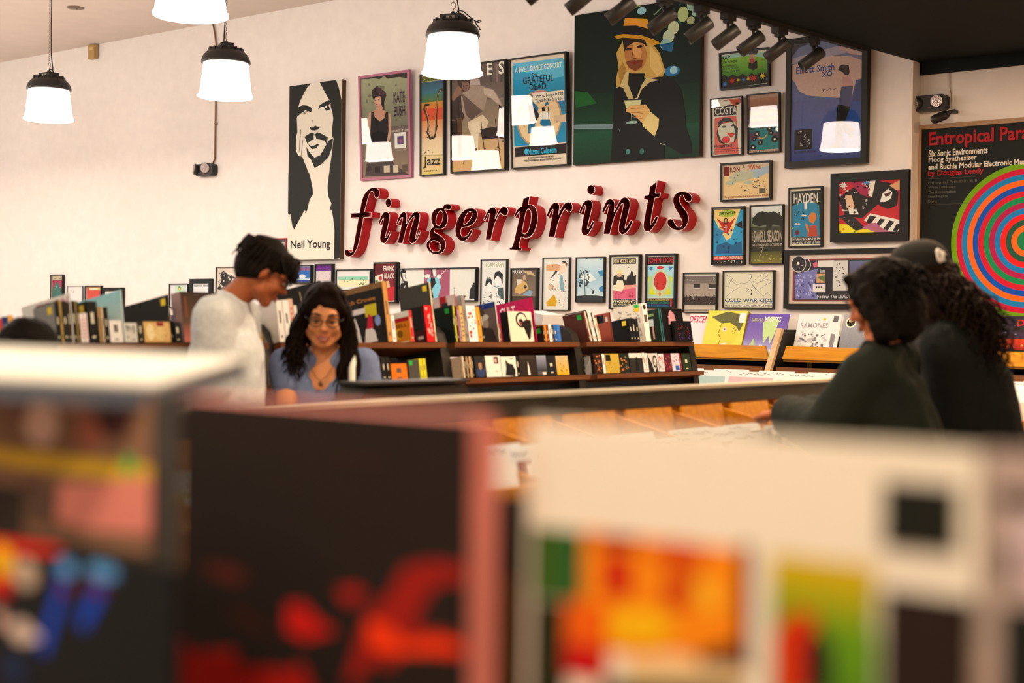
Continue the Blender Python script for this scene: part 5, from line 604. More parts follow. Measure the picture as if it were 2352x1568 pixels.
# ------------------------------------------------------------------ record ledge and bins along the wall
M_PINE=wood('orange_pine','d07e10','f0a028',0); M_PINEY=wood('orange_pine_cross','bc6a0a','dc8a14',1); M_OAK=wood('brown_bin_wood','6a3a1c','8f5426',0)
rk=thing('record_ledge','orange wooden record ledge along the poster wall','ledge',(-4.4,8.5,0))
def K(o,base=rk): o.parent=base; o.matrix_local=Matrix.Translation(-base.location); return o
for a,b in ((-6.7,-4.60),(-4.50,-2.0)):
    K(MB().prism([(a,1.185),(b,1.185),(b-.03,1.272),(a+.03,1.272)],8.43,8.45).obj('lip_board',M_PINE)); K(MB().box(a,8.45,1.17,b,8.86,1.19).obj('ledge_board',M_PINE))
    K(MB().box(a,8.86,1.0,b,8.895,1.34).obj('back_board',M_RACK)); K(MB().box(a,8.35,1.04,b,8.37,1.135).obj('rail_board',M_OAK))
    K(MB().box(a,8.40,.0,b,8.84,1.05).obj('plinth',M_RACK))
pd=MB().prism([(8.315,1.08),(8.35,1.08),(8.52,1.38),(8.49,1.39)],-4.575,-4.535,Matrix(((0,1,0,0),(1,0,0,0),(0,0,1,0),(0,0,0,1)))); K(pd.obj('divider_edge',wood('pale_ply','c89a68','e0b888',2)))
K(MB().prism([(8.352,1.08),(8.86,1.08),(8.86,1.38),(8.522,1.38)],-4.572,-4.538,Matrix(((0,1,0,0),(1,0,0,0),(0,0,1,0),(0,0,0,1)))).obj('divider_panel',M_RACK))
def lp(name,label,X0,W,H,base,tilt,bg,ops,thick=.006,edge=None,cat='record',rz=0,Y=None,group='records on the wall ledge'):
    M=Matrix.Translation((X0,Y if Y else 8.56,base))@Matrix.Rotation(R(rz),4,'Z')@Matrix.Rotation(R(-tilt),4,'X')
    t=thing(name,label,cat,M=M,group=group)
    b=MB().box(0,0,0,W,thick,H,col=alb(edge or bg)); b.add([(0,-.0003,0),(W,-.0003,0),(W,-.0003,H),(0,-.0003,H)],[(0,1,2,3)],alb(bg)); b.obj('sleeve',INK,t)
    if ops:
        pr=MB(); draw(pr,ops,lambda x,y,z:(x,-z,y),.0006); pr.obj('cover_print',GLOSSY,t)
    return t
F=lambda spec:face_ops([('L',)+s for s in spec],312,312)
lp('record_sleeve','white record sleeve with red lettering, leftmost on the wall ledge',-5.42,.312,.312,1.195,22,'f0dfda',F([('t','c82838','DESCENDENTS',.02,.78,.95,.95),('r','e0b0b4',.5,.3,.75,.7),('p','d8788a',[.55,.4,.75,.45,.7,.65,.6,.6]),('r','d88a94',.78,.45,.97,.7),('l','c89098',.01,[.5,.1,.6,.25,.8,.1])]),Y=8.655)
lp('record_sleeve','thick yellow record box with a sketched spiky haired profile',-5.205,.312,.312,1.212,20,'e8d454',F([('p','6a6438',[.12,.85,.5,.98,.85,.92,.95,.7,.88,.5,.8,.62,.6,.72,.4,.7,.25,.78]),('p','e2cc4a',[.4,.7,.62,.72,.8,.6,.85,.4,.75,.1,.5,.05,.42,.3,.36,.45]),('l','5a5430',.012,[.4,.7,.36,.45,.44,.35,.42,.2,.55,.1]),('e','f0e0d8',.5,.56,.05,.05),('e','a83848',.5,.56,.025,.025),('p','f4e8dc',[.44,.2,.62,.26,.58,.2,.46,.14]),('l','5a5430',.01,[.7,.5,.74,.6,.8,.55,.76,.46]),('k','5a5430',18,.2,.75,.85,.95,.03,3),('r','f0e8e0',.82,.72,.98,.95)]),.05,'b89a20')
lp('record_sleeve','purple record sleeve with a pale green creature',-4.890,.312,.312,1.195,22,'6a4f9a',F([('g','6a4fa0','8a70b0',0,.4,1,1),('g','8a78b0','d8d0dc',0,0,1,.4),('p','c8d890',[.4,.8,.6,.95,.78,.85,.72,.5,.66,.3,.6,.5,.5,.3,.44,.55]),('t','f4f0e8','MISFITS',.42,.82,.82,.94),('t','b8b070','EARTH A.D.',.1,.80,.4,.9),('p','b8c888',[.15,.2,.25,.45,.32,.2]),('k','e8e4ec',24,.05,.02,.95,.3,.04,3),('p','e8e4ec',[.75,.2,1,.6,1,0,.6,0])]))
lp('record_sleeve','glossy white record sleeve with grey crowd print right of the divider',-4.50,.312,.312,1.195,20,'ece2e2',F([('t','a8a0a0','RAMONES',.08,.68,.72,.80),('k','7a7272',50,.05,.05,.7,.55,.05,2),('k','c8bebe',30,.05,.05,.95,.6,.06,4),('r','8a8280',.82,.1,.92,.55),('e','e8b428',.62,.88,.03,.03),('r','6a6464',.82,.82,.93,.95),('l','5a5454',.01,[.1,.1,.3,.05,.6,.12])]))
lp('record_sleeve','silver grey record sleeve with a round cream seal',-4.175,.312,.312,1.195,21,'9a9698',F([('g','a8a4a6','76747a',0,0,1,1),('e','f0e4c0',.18,.82,.12,.12),('e','2a2826',.18,.82,.09,.09),('e','f0e4c0',.18,.86,.05,.04),('t','c0bcba','ALCHEMY',.4,.68,.95,.8),('t','c0bcba','INDEX',.5,.5,.9,.62)]))
lp('record_sleeve','dark record sleeve with a fiery sunset and white serpent at the right edge',-3.20,.30,.312,1.195,20,'1c1a20',F([('g','2a2632','3a2a3a',0,.5,1,1),('g','c83818','8a1c18',0,.3,1,.52),('k','f08a3a',16,.05,.34,.95,.5,.05,4),('p','121216',[0,0,1,0,1,.12,.75,.25,.62,.16,.5,.4,.38,.22,.25,.3,0,.1]),('p','ece0dc',[.3,.02,.4,.14,.55,.2,.62,.1,.75,.08,.6,.02,.5,.0]),('k','8a86a0',18,.05,.6,.95,.9,.04,7),('t','d01820','DIO',.55,.78,.92,.92)]))
lp('record_sleeve','pale record sleeve cut by the right picture edge',-2.88,.312,.312,1.195,20,'d8d0d0',F([('r','6a6468',.05,.3,.3,.7)]))
# wall bins: sleeves and tabbed cards below the ledge
wb=thing('wall_record_bin','black record bin full of white tabbed cards under the ledge','bin',(-4.4,8.05,0))
K(MB().box(-7.0,7.72,.3,-2.2,7.74,1.0).obj('front_panel',M_RACK),wb); K(MB().box(-7.0,7.74,.3,-2.2,8.36,.32).box(-7,8.34,.32,-2.2,8.36,1.0).obj('tray',M_RACK),wb)
M_CARD=mat('white_tab_card',(.80,.76,.74),.6,.3)
for i in range(15): K(MB().box(-7.0+i*.3428-.006,7.74,.32,-7.0+i*.3428+.006,8.34,.98).obj('partition',M_PINEY),wb)
sl_me={}
def sleeve_mesh(c):
    if c not in sl_me: sl_me[c]=MB().box(0,0,0,.312,.004,.312,col=alb(c)).mesh('sleeve',INK)
    return sl_me[c]
def card(label,M,txt=None,group=None,col='f0e4e0'):
    t=thing('divider_card',label,'divider card',M=M,group=group)
    MB().box(0,0,0,.315,.002,.315,col=alb(col)).obj('card',INK,t); tb=MB().prism([(.02,.315),(.295,.315),(.288,.345),(.03,.345)],0,.002,col=alb(col)); tb.obj('tab',INK,t)
    if txt:
        q=len(txt)*17; sc=[['t','3a3634',txt,45,322,45+q,340]] if txt=='K PETERS' else [['l','4a4440',3,[45+i*q/9,324+(i*7+len(txt)*5)%13,45+(i+.7)*q/9,324+(i*11+len(txt)*3)%13]] for i in range(9)]; pr=MB(); draw(pr,sc,lambda x,y,z:(x,-z,y),.0003); pr.obj('tab_lettering',INK,t)
    return t
rr=random.Random(8); WT=['TALKING HEADS','TELEVISION','SUPERCHUNK','SMASHING','SLOWDIVE','SONIC YOUTH','STEREOLAB','SUNNY DAY','SWANS','THE SMITHS','THE SOUND','TORTOISE','THRICE','TRAGEDY']
for i in range(14):
    x=-7.0+i*.3428+.012
    for j in range(4):
        c=rr.choice(['e8dcd8','f0e8e4','d8c8c0','c8b8b0','e0b8b8','b8c8c0']); Mx=Matrix.Translation((x+.002,7.80+j*.13,.765+rr.uniform(0,.02)))@Matrix.Rotation(R(-18),4,'X')
        t=thing('record_sleeve',f'{cname(c)} record sleeve, {ORD[j]} from the front, {ORD[i]} column of the black wall bin','record',M=Mx,group='records in the wall bin'); link('sleeve',sleeve_mesh(c),t)
    for j in range(2):
        card(f'white tabbed card, {["front","rear"][j]} one in the {ORD[i]} column of the black wall bin',Matrix.Translation((x+.001,7.84+j*.27+rr.uniform(0,.04),.785))@Matrix.Rotation(R(-18),4,'X'),WT[(i*2+j)%14],'cards in the wall bin')
# ------------------------------------------------------------------ island of record bins with the long rail
isl=thing('record_bin_island','long wooden record bin island with a grey top rail','bin',(-2.8,4.6,0))
I=lambda o:K(o,isl)
M_RAIL=mat('worn_grey_rail','c2ab8d',.5,.3,noise=.1,scale=8); M_RAILF=mat('dark_rail_face','3a332a',.6,.25,noise=.15,scale=12)
Y0,Y1=1.9,7.2814
I(MB().box(-2.865,Y0,1.163,-2.80,Y1,1.175).obj('rail_top',M_RAIL)); I(MB().box(-2.86,Y0,1.105,-2.806,Y1,1.163).obj('rail_beam',M_RAILF))
I(MB().box(-2.845,Y0,.72,-2.82,Y1,1.105).obj('spine_board',wood('deep_orange_board','c8660c','e8860f',1)))
for sx in (1,-1):
    X=lambda x:-2.833+sx*(x+2.833)
    I(MB().prism([(X(-2.81),.72),(X(-2.16),.72),(X(-2.16),1.0),(X(-2.175),1.0),(X(-2.175),.735),(X(-2.81),.735)],Y0,Y1).obj('bin_tray',M_PINEY))
    I(MB().box(min(X(-2.4),X(-2.3)),Y0+.2,0,max(X(-2.4),X(-2.3)),Y1-.2,.72).obj('base',M_RACK))
ncol=15; cw=(Y1-Y0)/ncol
for i in range(ncol+1):
    y=Y0+i*cw
    for sx in (1,-1):
        X=lambda x:-2.833+sx*(x+2.833)
        I(MB().prism([(X(-2.815),.735),(X(-2.18),.735),(X(-2.18),.97),(X(-2.5),1.02),(X(-2.815),1.09)],y-.006,y+.006).obj('partition',M_PINEY))
LEAN=R(14)
NT=['VAN MORRISON','SUN RA','SANTANA','N SIMONE','P SMITH','PAUL SIMON','SLY STONE','NAT KING','B SPEARS','K PETERS','O PETERS','STEELY','SADE','STAPLES','SPIRIT','SQUEEZE','STYX','TEMPTATIONS']
rr=random.Random(3)
for i in range(ncol):
    y=Y0+i*cw+.012
    ax=frame_mat((-2.695,y+.018,.742),(0,1,0),(-math.cos(LEAN),0,-math.sin(LEAN)),(-math.sin(LEAN),0,math.cos(LEAN)))
    t=thing('bin_divider_board',f'leaning orange wooden board behind the {ORD[i]} column of the bin island','board',M=ax,group='leaning boards of the bin island'); MB().prism([(.0,.0),(.315,.0),(.30,.372),(.015,.372)],0,.012).obj('board',M_PINEY,t)
    n=5
    for j in range(n):
        xx=-2.645+j*.082; h=.738+rr.uniform(0,.010)
        Mx=frame_mat((xx,y+.006+rr.uniform(0,.004),h),(0,1,0),(-math.cos(LEAN),0,-math.sin(LEAN)),(-math.sin(LEAN),0,math.cos(LEAN)))
        c=rr.choice(['2a2622','d8c4a8','e8dcd0','6a4a34','c8a868','3a3430','b89a7a','e0c040','8a2a24','f0e4d8'])
        t=thing('record_sleeve',f'{cname(c)} record sleeve, {ORD[4-j]} from the front, {ORD[i]} column of the bin island','record',M=Mx,group='records in the bin island'); link('sleeve',sleeve_mesh(c),t,Matrix.Diagonal((1,1,.93,1)))
        if j in (1,3,4) or (i%3==0 and j==2):
            Mc=frame_mat((xx+.03,y+.003,h+.001),(0,1,0),(-math.cos(LEAN),0,-math.sin(LEAN)),(-math.sin(LEAN),0,math.cos(LEAN)))@Matrix.Diagonal((1,1,.905,1))
            card(f'white tabbed card, {ORD[4-j]} from the front, {ORD[i]} column of the bin island',Mc,NT[(i*3+j)%18],'cards in the bin island')
# black box on the far bins in front of the shopper in blue
t=thing('storage_box','black open record box in front of the blue top, behind the grey rail','box',(-3.42,3.40,1.04))
q=[(-.10,0),(.58,0),(.51,.145),(.0,.142)]
m=MB(); m.add([(-.06,y,z) for y,z in q]+[(.06,y,z-.012) for y,z in q],[(0,1,2,3),(7,6,5,4),(0,4,5,1),(1,5,6,2),(2,6,7,3),(3,7,4,0)]); m.obj('body',M_BLKP,t)
MB().box(-.068,-.012,.143,.068,.522,.153).obj('lid',M_BLK,t)
# ------------------------------------------------------------------ blurred sleeves right in front of the camera
FL={'dark box set':('box_set','dark box set with red printing and a salmon spine in the foreground',.028,'f08a7c'),'white sleeve':('record_sleeve','big cream white record sleeve with orange and green art in the foreground',.006,'f0d8b8'),'group portrait box set':('box_set','box set with a group portrait and green dot sticker at left',.028,'4f4c48'),'red and blue lettered sleeve':('record_sleeve','black record sleeve with red and blue lettering at the lower left corner',.006,'1a1a1a'),'lilac sleeve':('record_sleeve','pale lilac record sleeve with black shapes at the lower right edge',.006,'a89088'),'black sleeve in the gap':('record_sleeve','black record sleeve in the gap beside the dark box set',.006,'1a1a1a')}
for f in FG:
    nm,lb,th,ed=FL[f['name']]
    t=thing(nm,lb,'record' if nm=='record_sleeve' else 'box set',(f['X'],f['Y'],f['Z']),group='records in the near rack')
    b=MB().box(0,0,0,f['W'],th,f['H'],col=alb(ed)); b.obj('sleeve' if nm=='record_sleeve' else 'box',INK,t)
    pr=MB(); pr.add([(0,-.0005,0),(f['W'],-.0005,0),(f['W'],-.0005,f['H']),(0,-.0005,f['H'])],[(0,1,2,3)],alb(f['bg'])); draw(pr,f['ops'],lambda x,y,z:(x,-z,y),.0006); pr.obj('cover_print',INK,t)
    if 'green dot' in lb:
        p=MB(); p.lathe([(.0075,-.0006),(.0075,0)],20,Matrix.Translation((f['W']-.029,-.0035,f['H']-.060))@Matrix.Rotation(R(90),4,'X')); p.obj('price_sticker',mat('green_dot',alb('1fc050'),.5),t)
# white box lying across the sleeves
A=Vector((-1.01,.765,1.3435)); u=Vector((-.20,.262,.012)); v=Vector((-.262,-.20,.010)); nrm=u.cross(v).normalized()
if nrm.z<0: nrm=-nrm
t=thing('white_box','flat white record box lying across the sleeves at the left','box',A)
P=[Vector((0,0,0)),u*1.1,u*1.1+v*1.2,v*1.2]
m=MB(); m.add([p-nrm*.022 for p in P]+[p-nrm*.004 for p in P],[(0,1,2,3),(7,6,5,4),(0,4,5,1),(1,5,6,2),(2,6,7,3),(3,7,4,0)]); m.obj('tray',mat('shaded_white_card','5a5d68',.7),t)  # shade on the white box's side is put into this blue grey
m=MB(); m.add([p-nrm*.004 for p in P]+[p for p in P],[(0,1,2,3),(7,6,5,4),(0,4,5,1),(1,5,6,2),(2,6,7,3),(3,7,4,0)]); m.obj('lid',mat('white_card','e6d9c8',.6),t)
nr=thing('near_record_rack','wooden record rack right in front of the camera','rack',(-.6,.75,0))
N=lambda o:K(o,nr)
N(MB().box(-1.6,.55,.86,.6,.57,1.02).obj('front_board',M_PINE)); N(MB().box(-1.6,1.20,.86,.6,1.22,1.12).obj('rear_board',M_PINE)); N(MB().box(-1.6,.55,.84,.6,1.22,.86).obj('floor_board',M_OAK)); N(MB().box(-1.58,.72,.99,.55,1.19,1.014).obj('upper_step',M_OAK)); N(MB().box(-1.58,.58,.885,.55,.70,.904).obj('lower_step',M_OAK))
for x in (-1.6,-1.345,-.973,-.615,.04,.57): N(MB().prism([(.70,.86),(1.2,.86),(1.2,1.10),(.70,1.06)],x-.008,x+.008,Matrix(((0,1,0,0),(1,0,0,0),(0,0,1,0),(0,0,0,1)))).obj('partition',M_PINEY))
for x in (-1.57,.55):
    for y in (.58,1.18): N(MB().box(x-.03,y-.03,0,x+.03,y+.03,.84).obj('leg',M_RACK))
for f in FG: pass
# ------------------------------------------------------------------ people
FWH=Vector((-math.sin(yaw),math.cos(yaw),0)); RTH=Vector((math.cos(yaw),math.sin(yaw),0)); ZV=Vector((0,0,1))
def remesh(mb,vox,name,mats,smooth=4,disp=None):
    me=mb.mesh(name,mats); o=bpy.data.objects.new(name,me); C.objects.link(o)
    r=o.modifiers.new('r','REMESH'); r.mode='VOXEL'; r.voxel_size=vox; r.use_smooth_shade=True
    s=o.modifiers.new('s','SMOOTH'); s.iterations=smooth; s.factor=.5
    if disp:
        tx=bpy.data.textures.new('n','CLOUDS'); tx.noise_scale=disp[0]; d=o.modifiers.new('d','DISPLACE'); d.texture=tx; d.strength=disp[1]; d.mid_level=.5; d.texture_coords='GLOBAL'
    dg=bpy.context.evaluated_depsgraph_get(); m2=bpy.data.meshes.new_from_object(o.evaluated_get(dg)); m2.name=name
    bpy.data.objects.remove(o); m2.materials.clear()
    for m in (mats if isinstance(mats,(list,tuple)) else [mats]): m2.materials.append(m)
    m2.polygons.foreach_set('use_smooth',[True]*len(m2.polygons)); return m2
def head_matrix(c,fwd,roll=0):
    y=Vector(fwd).normalized(); x=y.cross(ZV).normalized(); z=x.cross(y)
    M=frame_mat(c,x,y,z); return M@Matrix.Rotation(R(roll),4,'Y')
def head_skin(b,M):
    b.ell((0,-.014,.032),(.072,.092,.082),M); b.ell((0,.026,-.030),(.056,.062,.072),M); b.cap((-.012,.062,-.088),.022,(.012,.062,-.088),.022,M=M)
    b.cap((-.03,.068,.026),.017,(.03,.068,.026),.017,M=M); b.cap((0,.082,.012),.008,(0,.103,-.020),.0115,M=M); b.cap((-.010,.092,-.024),.008,(.010,.092,-.024),.008,M=M)
    for s in (-1,1):
        b.ell((s*.036,.058,-.026),(.026,.024,.026),M); b.ell((s*.075,-.006,-.004),(.010,.019,.031),M); b.cap((s*.045,.02,-.06),.026,(s*.018,.056,-.084),.022,M=M)
    b.cap((-.018,.079,-.056),.009,(.018,.079,-.056),.009,M=M)
def hand(b,w,d,n,curl=.5,left=False):
    """w wrist, d pointing direction, n back-of-hand normal"""
    d=Vector(d).normalized(); n=Vector(n); n=(n-d*n.dot(d)).normalized(); s=d.cross(n)*(1 if left else -1); w=Vector(w)
    for k in (-.024,-.008,.008,.024): b.cap(w+s*k*.8,.016,w+d*.085+s*k*1.15,.0125)
    for k,L in ((-.030,.070),(-.010,.080),(.010,.074),(.029,.058)):
        p=w+d*.085+s*k*1.05; dd_=d; r=.0092
        for q,f in ((.45,.6),(.3,1.0),(.25,1.2)):
            dd_=(dd_-n*curl*f*.55).normalized(); e=p+dd_*L*q; b.cap(p,r,e,r*.92); p=e; r*=.92
    p=w+d*.02-s*.028; e=p+(d*.7-s*.75-n*.15).normalized()*.042; b.cap(p,.013,e,.0105); b.cap(e,.0105,e+(d*.9-s*.35-n*.35*curl).normalized()*.034,.009)
def limb(b,pts,rs):
    for (p,r),(q,t) in zip(list(zip(pts,rs)),list(zip(pts,rs))[1:]): b.cap(p,r,q,t)
def lerp(a,b,t): return Vector(a).lerp(Vector(b),t)
def human(label,P):
    """P: head matrix, neck, sh/el/wr (L,R), pelvis, facing, feet offset; builds one continuous body and clothing children"""
    V=Vector; M=P['head']; f=V(P['face']).normalized(); side=f.cross(ZV).normalized()   # side = person's right
    pel=V(P['pel']); nk=V(P['neck']); ch=P.get('chest',lerp(pel,nk,.68)); ch=V(ch)
    t=thing('person',label,'person',(pel.x,pel.y,0)); inv=Matrix.Translation((-pel.x,-pel.y,0))
    hips=[pel+side*.09,pel-side*.09]; kn=[]; an=[]
    for i,h in enumerate(hips):
        a=V((h.x,h.y,.09))+f*(.02 if i else -.03)-V(P.get('hipback',(0,0,0))); an.append(a); kn.append((h+a)/2+f*.035)
    b=MB(); head_skin(b,M); b.cap(M@V((0,-.022,-.055)),.050,nk,.055)
    sh=[V(p) for p in P['sh']]; el=[V(p) for p in P['el']]; wr=[V(p) for p in P['wr']]
    b.cap(nk,.06,ch,.11); b.cap(sh[0],.055,sh[1],.055); b.cap(ch+side*.05,.105,pel+side*.04,.11); b.cap(ch-side*.05,.105,pel-side*.04,.11)
    for i in (0,1):
        limb(b,[sh[i],el[i],wr[i]],[.048,.038,.026]); limb(b,[hips[i],kn[i],an[i]],[.082,.055,.038]); b.cap(an[i]-V((0,0,.04)),.036,an[i]+f*.15-V((0,0,.055)),.03)
        d=V(P['hd'][i]); hand(b,wr[i]+d.normalized()*.015,d,P.get('hn',[(0,0,1),(0,0,1)])[i],P.get('curl',.5),left=(i==1))
    skin=mat('skin_'+P['skin'],P['skin'],.55,.25,noise=.03,scale=12)
    link('body',remesh(b,.0075,'body',skin,3),t,inv)
    # upper garment
    g=MB(); r=P.get('bulk',.02)
    g.cap(nk-ZV*P.get('collar',.035),.062+r*.5,ch,.115+r); g.cap(sh[0],.055+r,sh[1],.055+r); 
    for s in (1,-1): g.cap(ch+side*s*.06,.105+r,lerp(ch,pel,.9)+side*s*.06,.112+r*1.3)
    hem=P.get('hem',0); g.cap(lerp(ch,pel,.8)+side*.05,.115+r*1.2,pel-ZV*hem+side*.05,.12+r*1.3); g.cap(lerp(ch,pel,.8)-side*.05,.115+r*1.2,pel-ZV*hem-side*.05,.12+r*1.3)
    sl=P.get('sleeve',.6)
    for i in (0,1):
        if sl<=1: limb(g,[sh[i],lerp(sh[i],el[i],sl)],[.056+r,.050+r*1.3])
        else: limb(g,[sh[i],el[i],lerp(el[i],wr[i],sl-1)],[.056+r,.05+r*1.1,.036+r])
    gm=mat('cloth_'+P['top'],P['top'],.85,.15,noise=.08,scale=60,bump=.12)
    link(P.get('topname','shirt'),remesh(g,.009,'garment',gm,5,(.09,.012)),t,inv)
    q=MB()
    for i in (0,1): limb(q,[hips[i],kn[i],an[i]+V((0,0,.0))],[.105,.078,.066])
    q.cap(hips[0],.112,hips[1],.112); link('trousers',remesh(q,.012,'trousers',mat('denim_dark',(.02,.024,.035),.85,.15,noise=.1,scale=80),4),t,inv)
    for i in (0,1):
        s=MB(); s.cap(an[i]-V((0,0,.045)),.048,an[i]+f*.16-V((0,0,.058)),.040); o=link('shoe',remesh(s,.008,'shoe',mat('black_shoe',(.015,.015,.016),.6),4),t,inv)
    return t,M,inv
def child(t,inv,name,mb,m,smooth=True): return mb.obj(name,m,t,smooth,inv)
def glasses(t,M,inv,c):
    g=MB(); 
    for s in (-1,1):
        pts=[M@Vector((s*.033+.025*math.cos(a),.102-.006*abs(math.cos(a)),.008+.020*math.sin(a))) for a in [2*math.pi*k/18 for k in range(18)]]; g.tube(pts,.0022,6,closed=True)
        g.tube([M@Vector((s*.057,.098,.014)),M@Vector((s*.074,.06,.014)),M@Vector((s*.080,-.005,.010)),M@Vector((s*.078,-.02,-.01))],.0022,6)
    g.tube([M@Vector((-.009,.105,.012)),M@Vector((0,.108,.015)),M@Vector((.009,.105,.012))],.002,6)
    child(t,inv,'glasses',g,mat('glasses_frame',(.012,.010,.010),.35,.4))
def face(t,M,inv,smile=False,skin='b06a42'):
    e=MB(); ir=MB(); br=MB()
    for s in (-1,1):
        e.ell((s*.032,.083,.005),(.0125,.006,.0042),M,14,8); ir.ell((s*.032,.0885,.003),(.0050,.0022,.0036),M,10,6)
        br.tube([M@Vector((s*.013,.092,.031)),M@Vector((s*.030,.092,.038)),M@Vector((s*.05,.080,.033))],.0038,6,taper=[.0035,.0045,.002])
        br.tube([M@Vector((s*.019,.089,.008)),M@Vector((s*.032,.092,.0105)),M@Vector((s*.046,.083,.007))],.0026,6)
    child(t,inv,'eyes',e,mat('eye_white',(.75,.7,.66),.3)); child(t,inv,'irises',ir,mat('iris_dark',(.02,.012,.008),.2)); child(t,inv,'eyebrows',br,mat('brow_hair',(.012,.009,.007),.8))
    w=.027 if smile else .02; m=MB()
    m.tube([M@Vector((-w,.082,-.052 if smile else -.057)),M@Vector((-w*.5,.0905,-.0555)),M@Vector((0,.093,-.0545)),M@Vector((w*.5,.0905,-.0555)),M@Vector((w,.082,-.052 if smile else -.057))],.004,8,taper=[.0015,.0042,.0038,.0042,.0015])
    m.tube([M@Vector((-w*.9,.082,-.054)),M@Vector((-w*.5,.089,-.067 if smile else -.063)),M@Vector((0,.092,-.071 if smile else -.065)),M@Vector((w*.5,.089,-.067 if smile else -.063)),M@Vector((w*.9,.082,-.054))],.005,8,taper=[.0015,.0045,.0055,.0045,.0015])
    child(t,inv,'lips',m,mat('lips_red',(.36,.09,.07),.4,.4))
    if smile: child(t,inv,'teeth',MB().ell((0,.086,-.0605),(.019,.006,.0055),M,14,8),mat('teeth',(.8,.76,.7),.3))
def hair(t,inv,mb,strands,col,name='hair',vox=.008,disp=(.05,.012)):
    m=mat('hair_'+col,tuple(c*.75 for c in lin(col)),.7,.08,noise=.25,scale=90)
    me=remesh(mb,vox,name,m,3,disp)
    if strands.v:
        b=MB(); b.v=[tuple(v.co) for v in me.vertices]; b.f=[tuple(p.vertices) for p in me.polygons]; b.m=[0]*len(b.f); b.c=[(0,0,0)]*len(b.v)
        n=len(b.v); b.v+=strands.v; b.f+=[tuple(i+n for i in f) for f in strands.f]; b.m+=[0]*len(strands.f); b.c+=strands.c; bpy.data.meshes.remove(me); me=b.mesh(name,m,True)
    return link(name,me,t,inv)
def strand(b,p,pts,r,wave=0,freq=6,ph=0,n=14,seg=5):
    P=[Vector(q) for q in pts]; out=[]
    for i in range(n):
        u=i/(n-1)*(len(P)-1); k=min(int(u),len(P)-2); q=P[k].lerp(P[k+1],u-k)
        d=(P[k+1]-P[k]).normalized(); x=d.orthogonal().normalized(); y=d.cross(x); a=freq*2*math.pi*i/(n-1)+ph; amp=wave*min(1,i/4)
        out.append(q+x*math.cos(a)*amp+y*math.sin(a)*amp)
    b.tube(out,r,seg,taper=[r*(1-.75*(i/(n-1))**2) for i in range(n)])
# --- shopper in the white shirt
fd=(RTH*.93+FWH*.22); M=head_matrix((-4.045,3.545,1.572),(fd.x,fd.y,-.62),0)
nk=Vector((-4.14,3.47,1.462)); sR=nk-FWH*.155-ZV*.055-RTH*.03; sL=nk+FWH*.165-ZV*.055-RTH*.0
t,M,inv=human('shopper in a white shirt with short black hair, head bowed to the right',dict(head=M,neck=nk,face=RTH,pel=(-4.155,3.455,.90),chest=(-4.15,3.46,1.26),sh=[sR,sL],el=[sR+RTH*.0-ZV*.29,sL-FWH*.06-ZV*.29],wr=[sR+RTH*.10-ZV*.52,sL-FWH*.08+RTH*.08-ZV*.52],hd=[RTH*.2-ZV,RTH*.2-ZV],hn=[tuple(RTH),tuple(RTH)],skin='a85a34',top='d0c9c2',bulk=.026,collar=.02,sleeve=.85,topname='shirt',hem=.05))
face(t,M,inv); glasses(t,M,inv,1)
h=MB(); s=MB(); h.ell((0,-.022,.052),(.083,.102,.080),M); h.ell((0,-.055,.0),(.072,.066,.072),M); h.cap((-.045,.062,.078),.030,(.045,.062,.078),.030,M=M); h.cap((-.05,.075,.055),.018,(.05,.075,.055),.018,M=M); h.cap((.062,-.03,-.015),.024,(.066,-.01,.035),.022,M=M); h.cap((-.062,-.03,-.015),.024,(-.066,-.01,.035),.022,M=M)
rr=random.Random(2)
for i in range(70):
    a=rr.uniform(-1,1); b0=rr.uniform(-.3,1); p=Vector((.075*a,.03+.06*b0,.115-.04*a*a)); q=Vector((.088*a,.075+.035*b0,.07-.02*abs(a)-.02*rr.random())); strand(s,None,[M@(p*.98),M@q,M@(q+Vector((.004*a,.008,-.03*rr.random())))],.006,.002,2,rr.uniform(0,6),8)
for i in range(60):
    a=rr.uniform(0,6.28); p=Vector((.08*math.cos(a),-.03+.095*math.sin(a),.09)); q=Vector((.092*math.cos(a),-.03+.108*math.sin(a),.03-.05*rr.random())); 
    if q.y<.045: strand(s,None,[M@p,M@q],.006,.002,2,rr.uniform(0,6),7)
hair(t,inv,h,s,'181310')
# --- shopper in the blue top
fd=Vector((.705,-.70,-.30)); M=head_matrix((-4.085,3.895,1.412),fd,-3)
nk=Vector((-4.135,3.945,1.262)); sR=nk-RTH*.160-ZV*.035; sL=nk+RTH*.155-ZV*.03
t,M,inv=human('smiling shopper in a slate blue top with glasses and long dark hair',dict(head=M,neck=nk,face=-FWH,pel=(-4.17,3.98,.82),chest=(-4.145,3.955,1.10),sh=[sR,sL],el=[Vector((-4.13,3.745,1.005)),Vector((-3.93,4.03,.99))],wr=[Vector((-3.83,3.62,1.04)),Vector((-3.68,3.80,1.05))],hd=[(.6,-.2,.05),(.6,-.3,-.05)],skin='d98a58',top='6f7590',bulk=.006,collar=.072,sleeve=.42,topname='blue_top',hem=.02))
face(t,M,inv,True); glasses(t,M,inv,1)
child(t,inv,'tote_strap',MB().tube([sL+ZV*.05-FWH*.03-RTH*.03,sL-FWH*.09-RTH*.035-ZV*.02,sL-FWH*.125-RTH*.03-ZV*.12,sL-FWH*.11-RTH*.0-ZV*.30],.013,8),mat('cream_strap','efe2cc',.8))
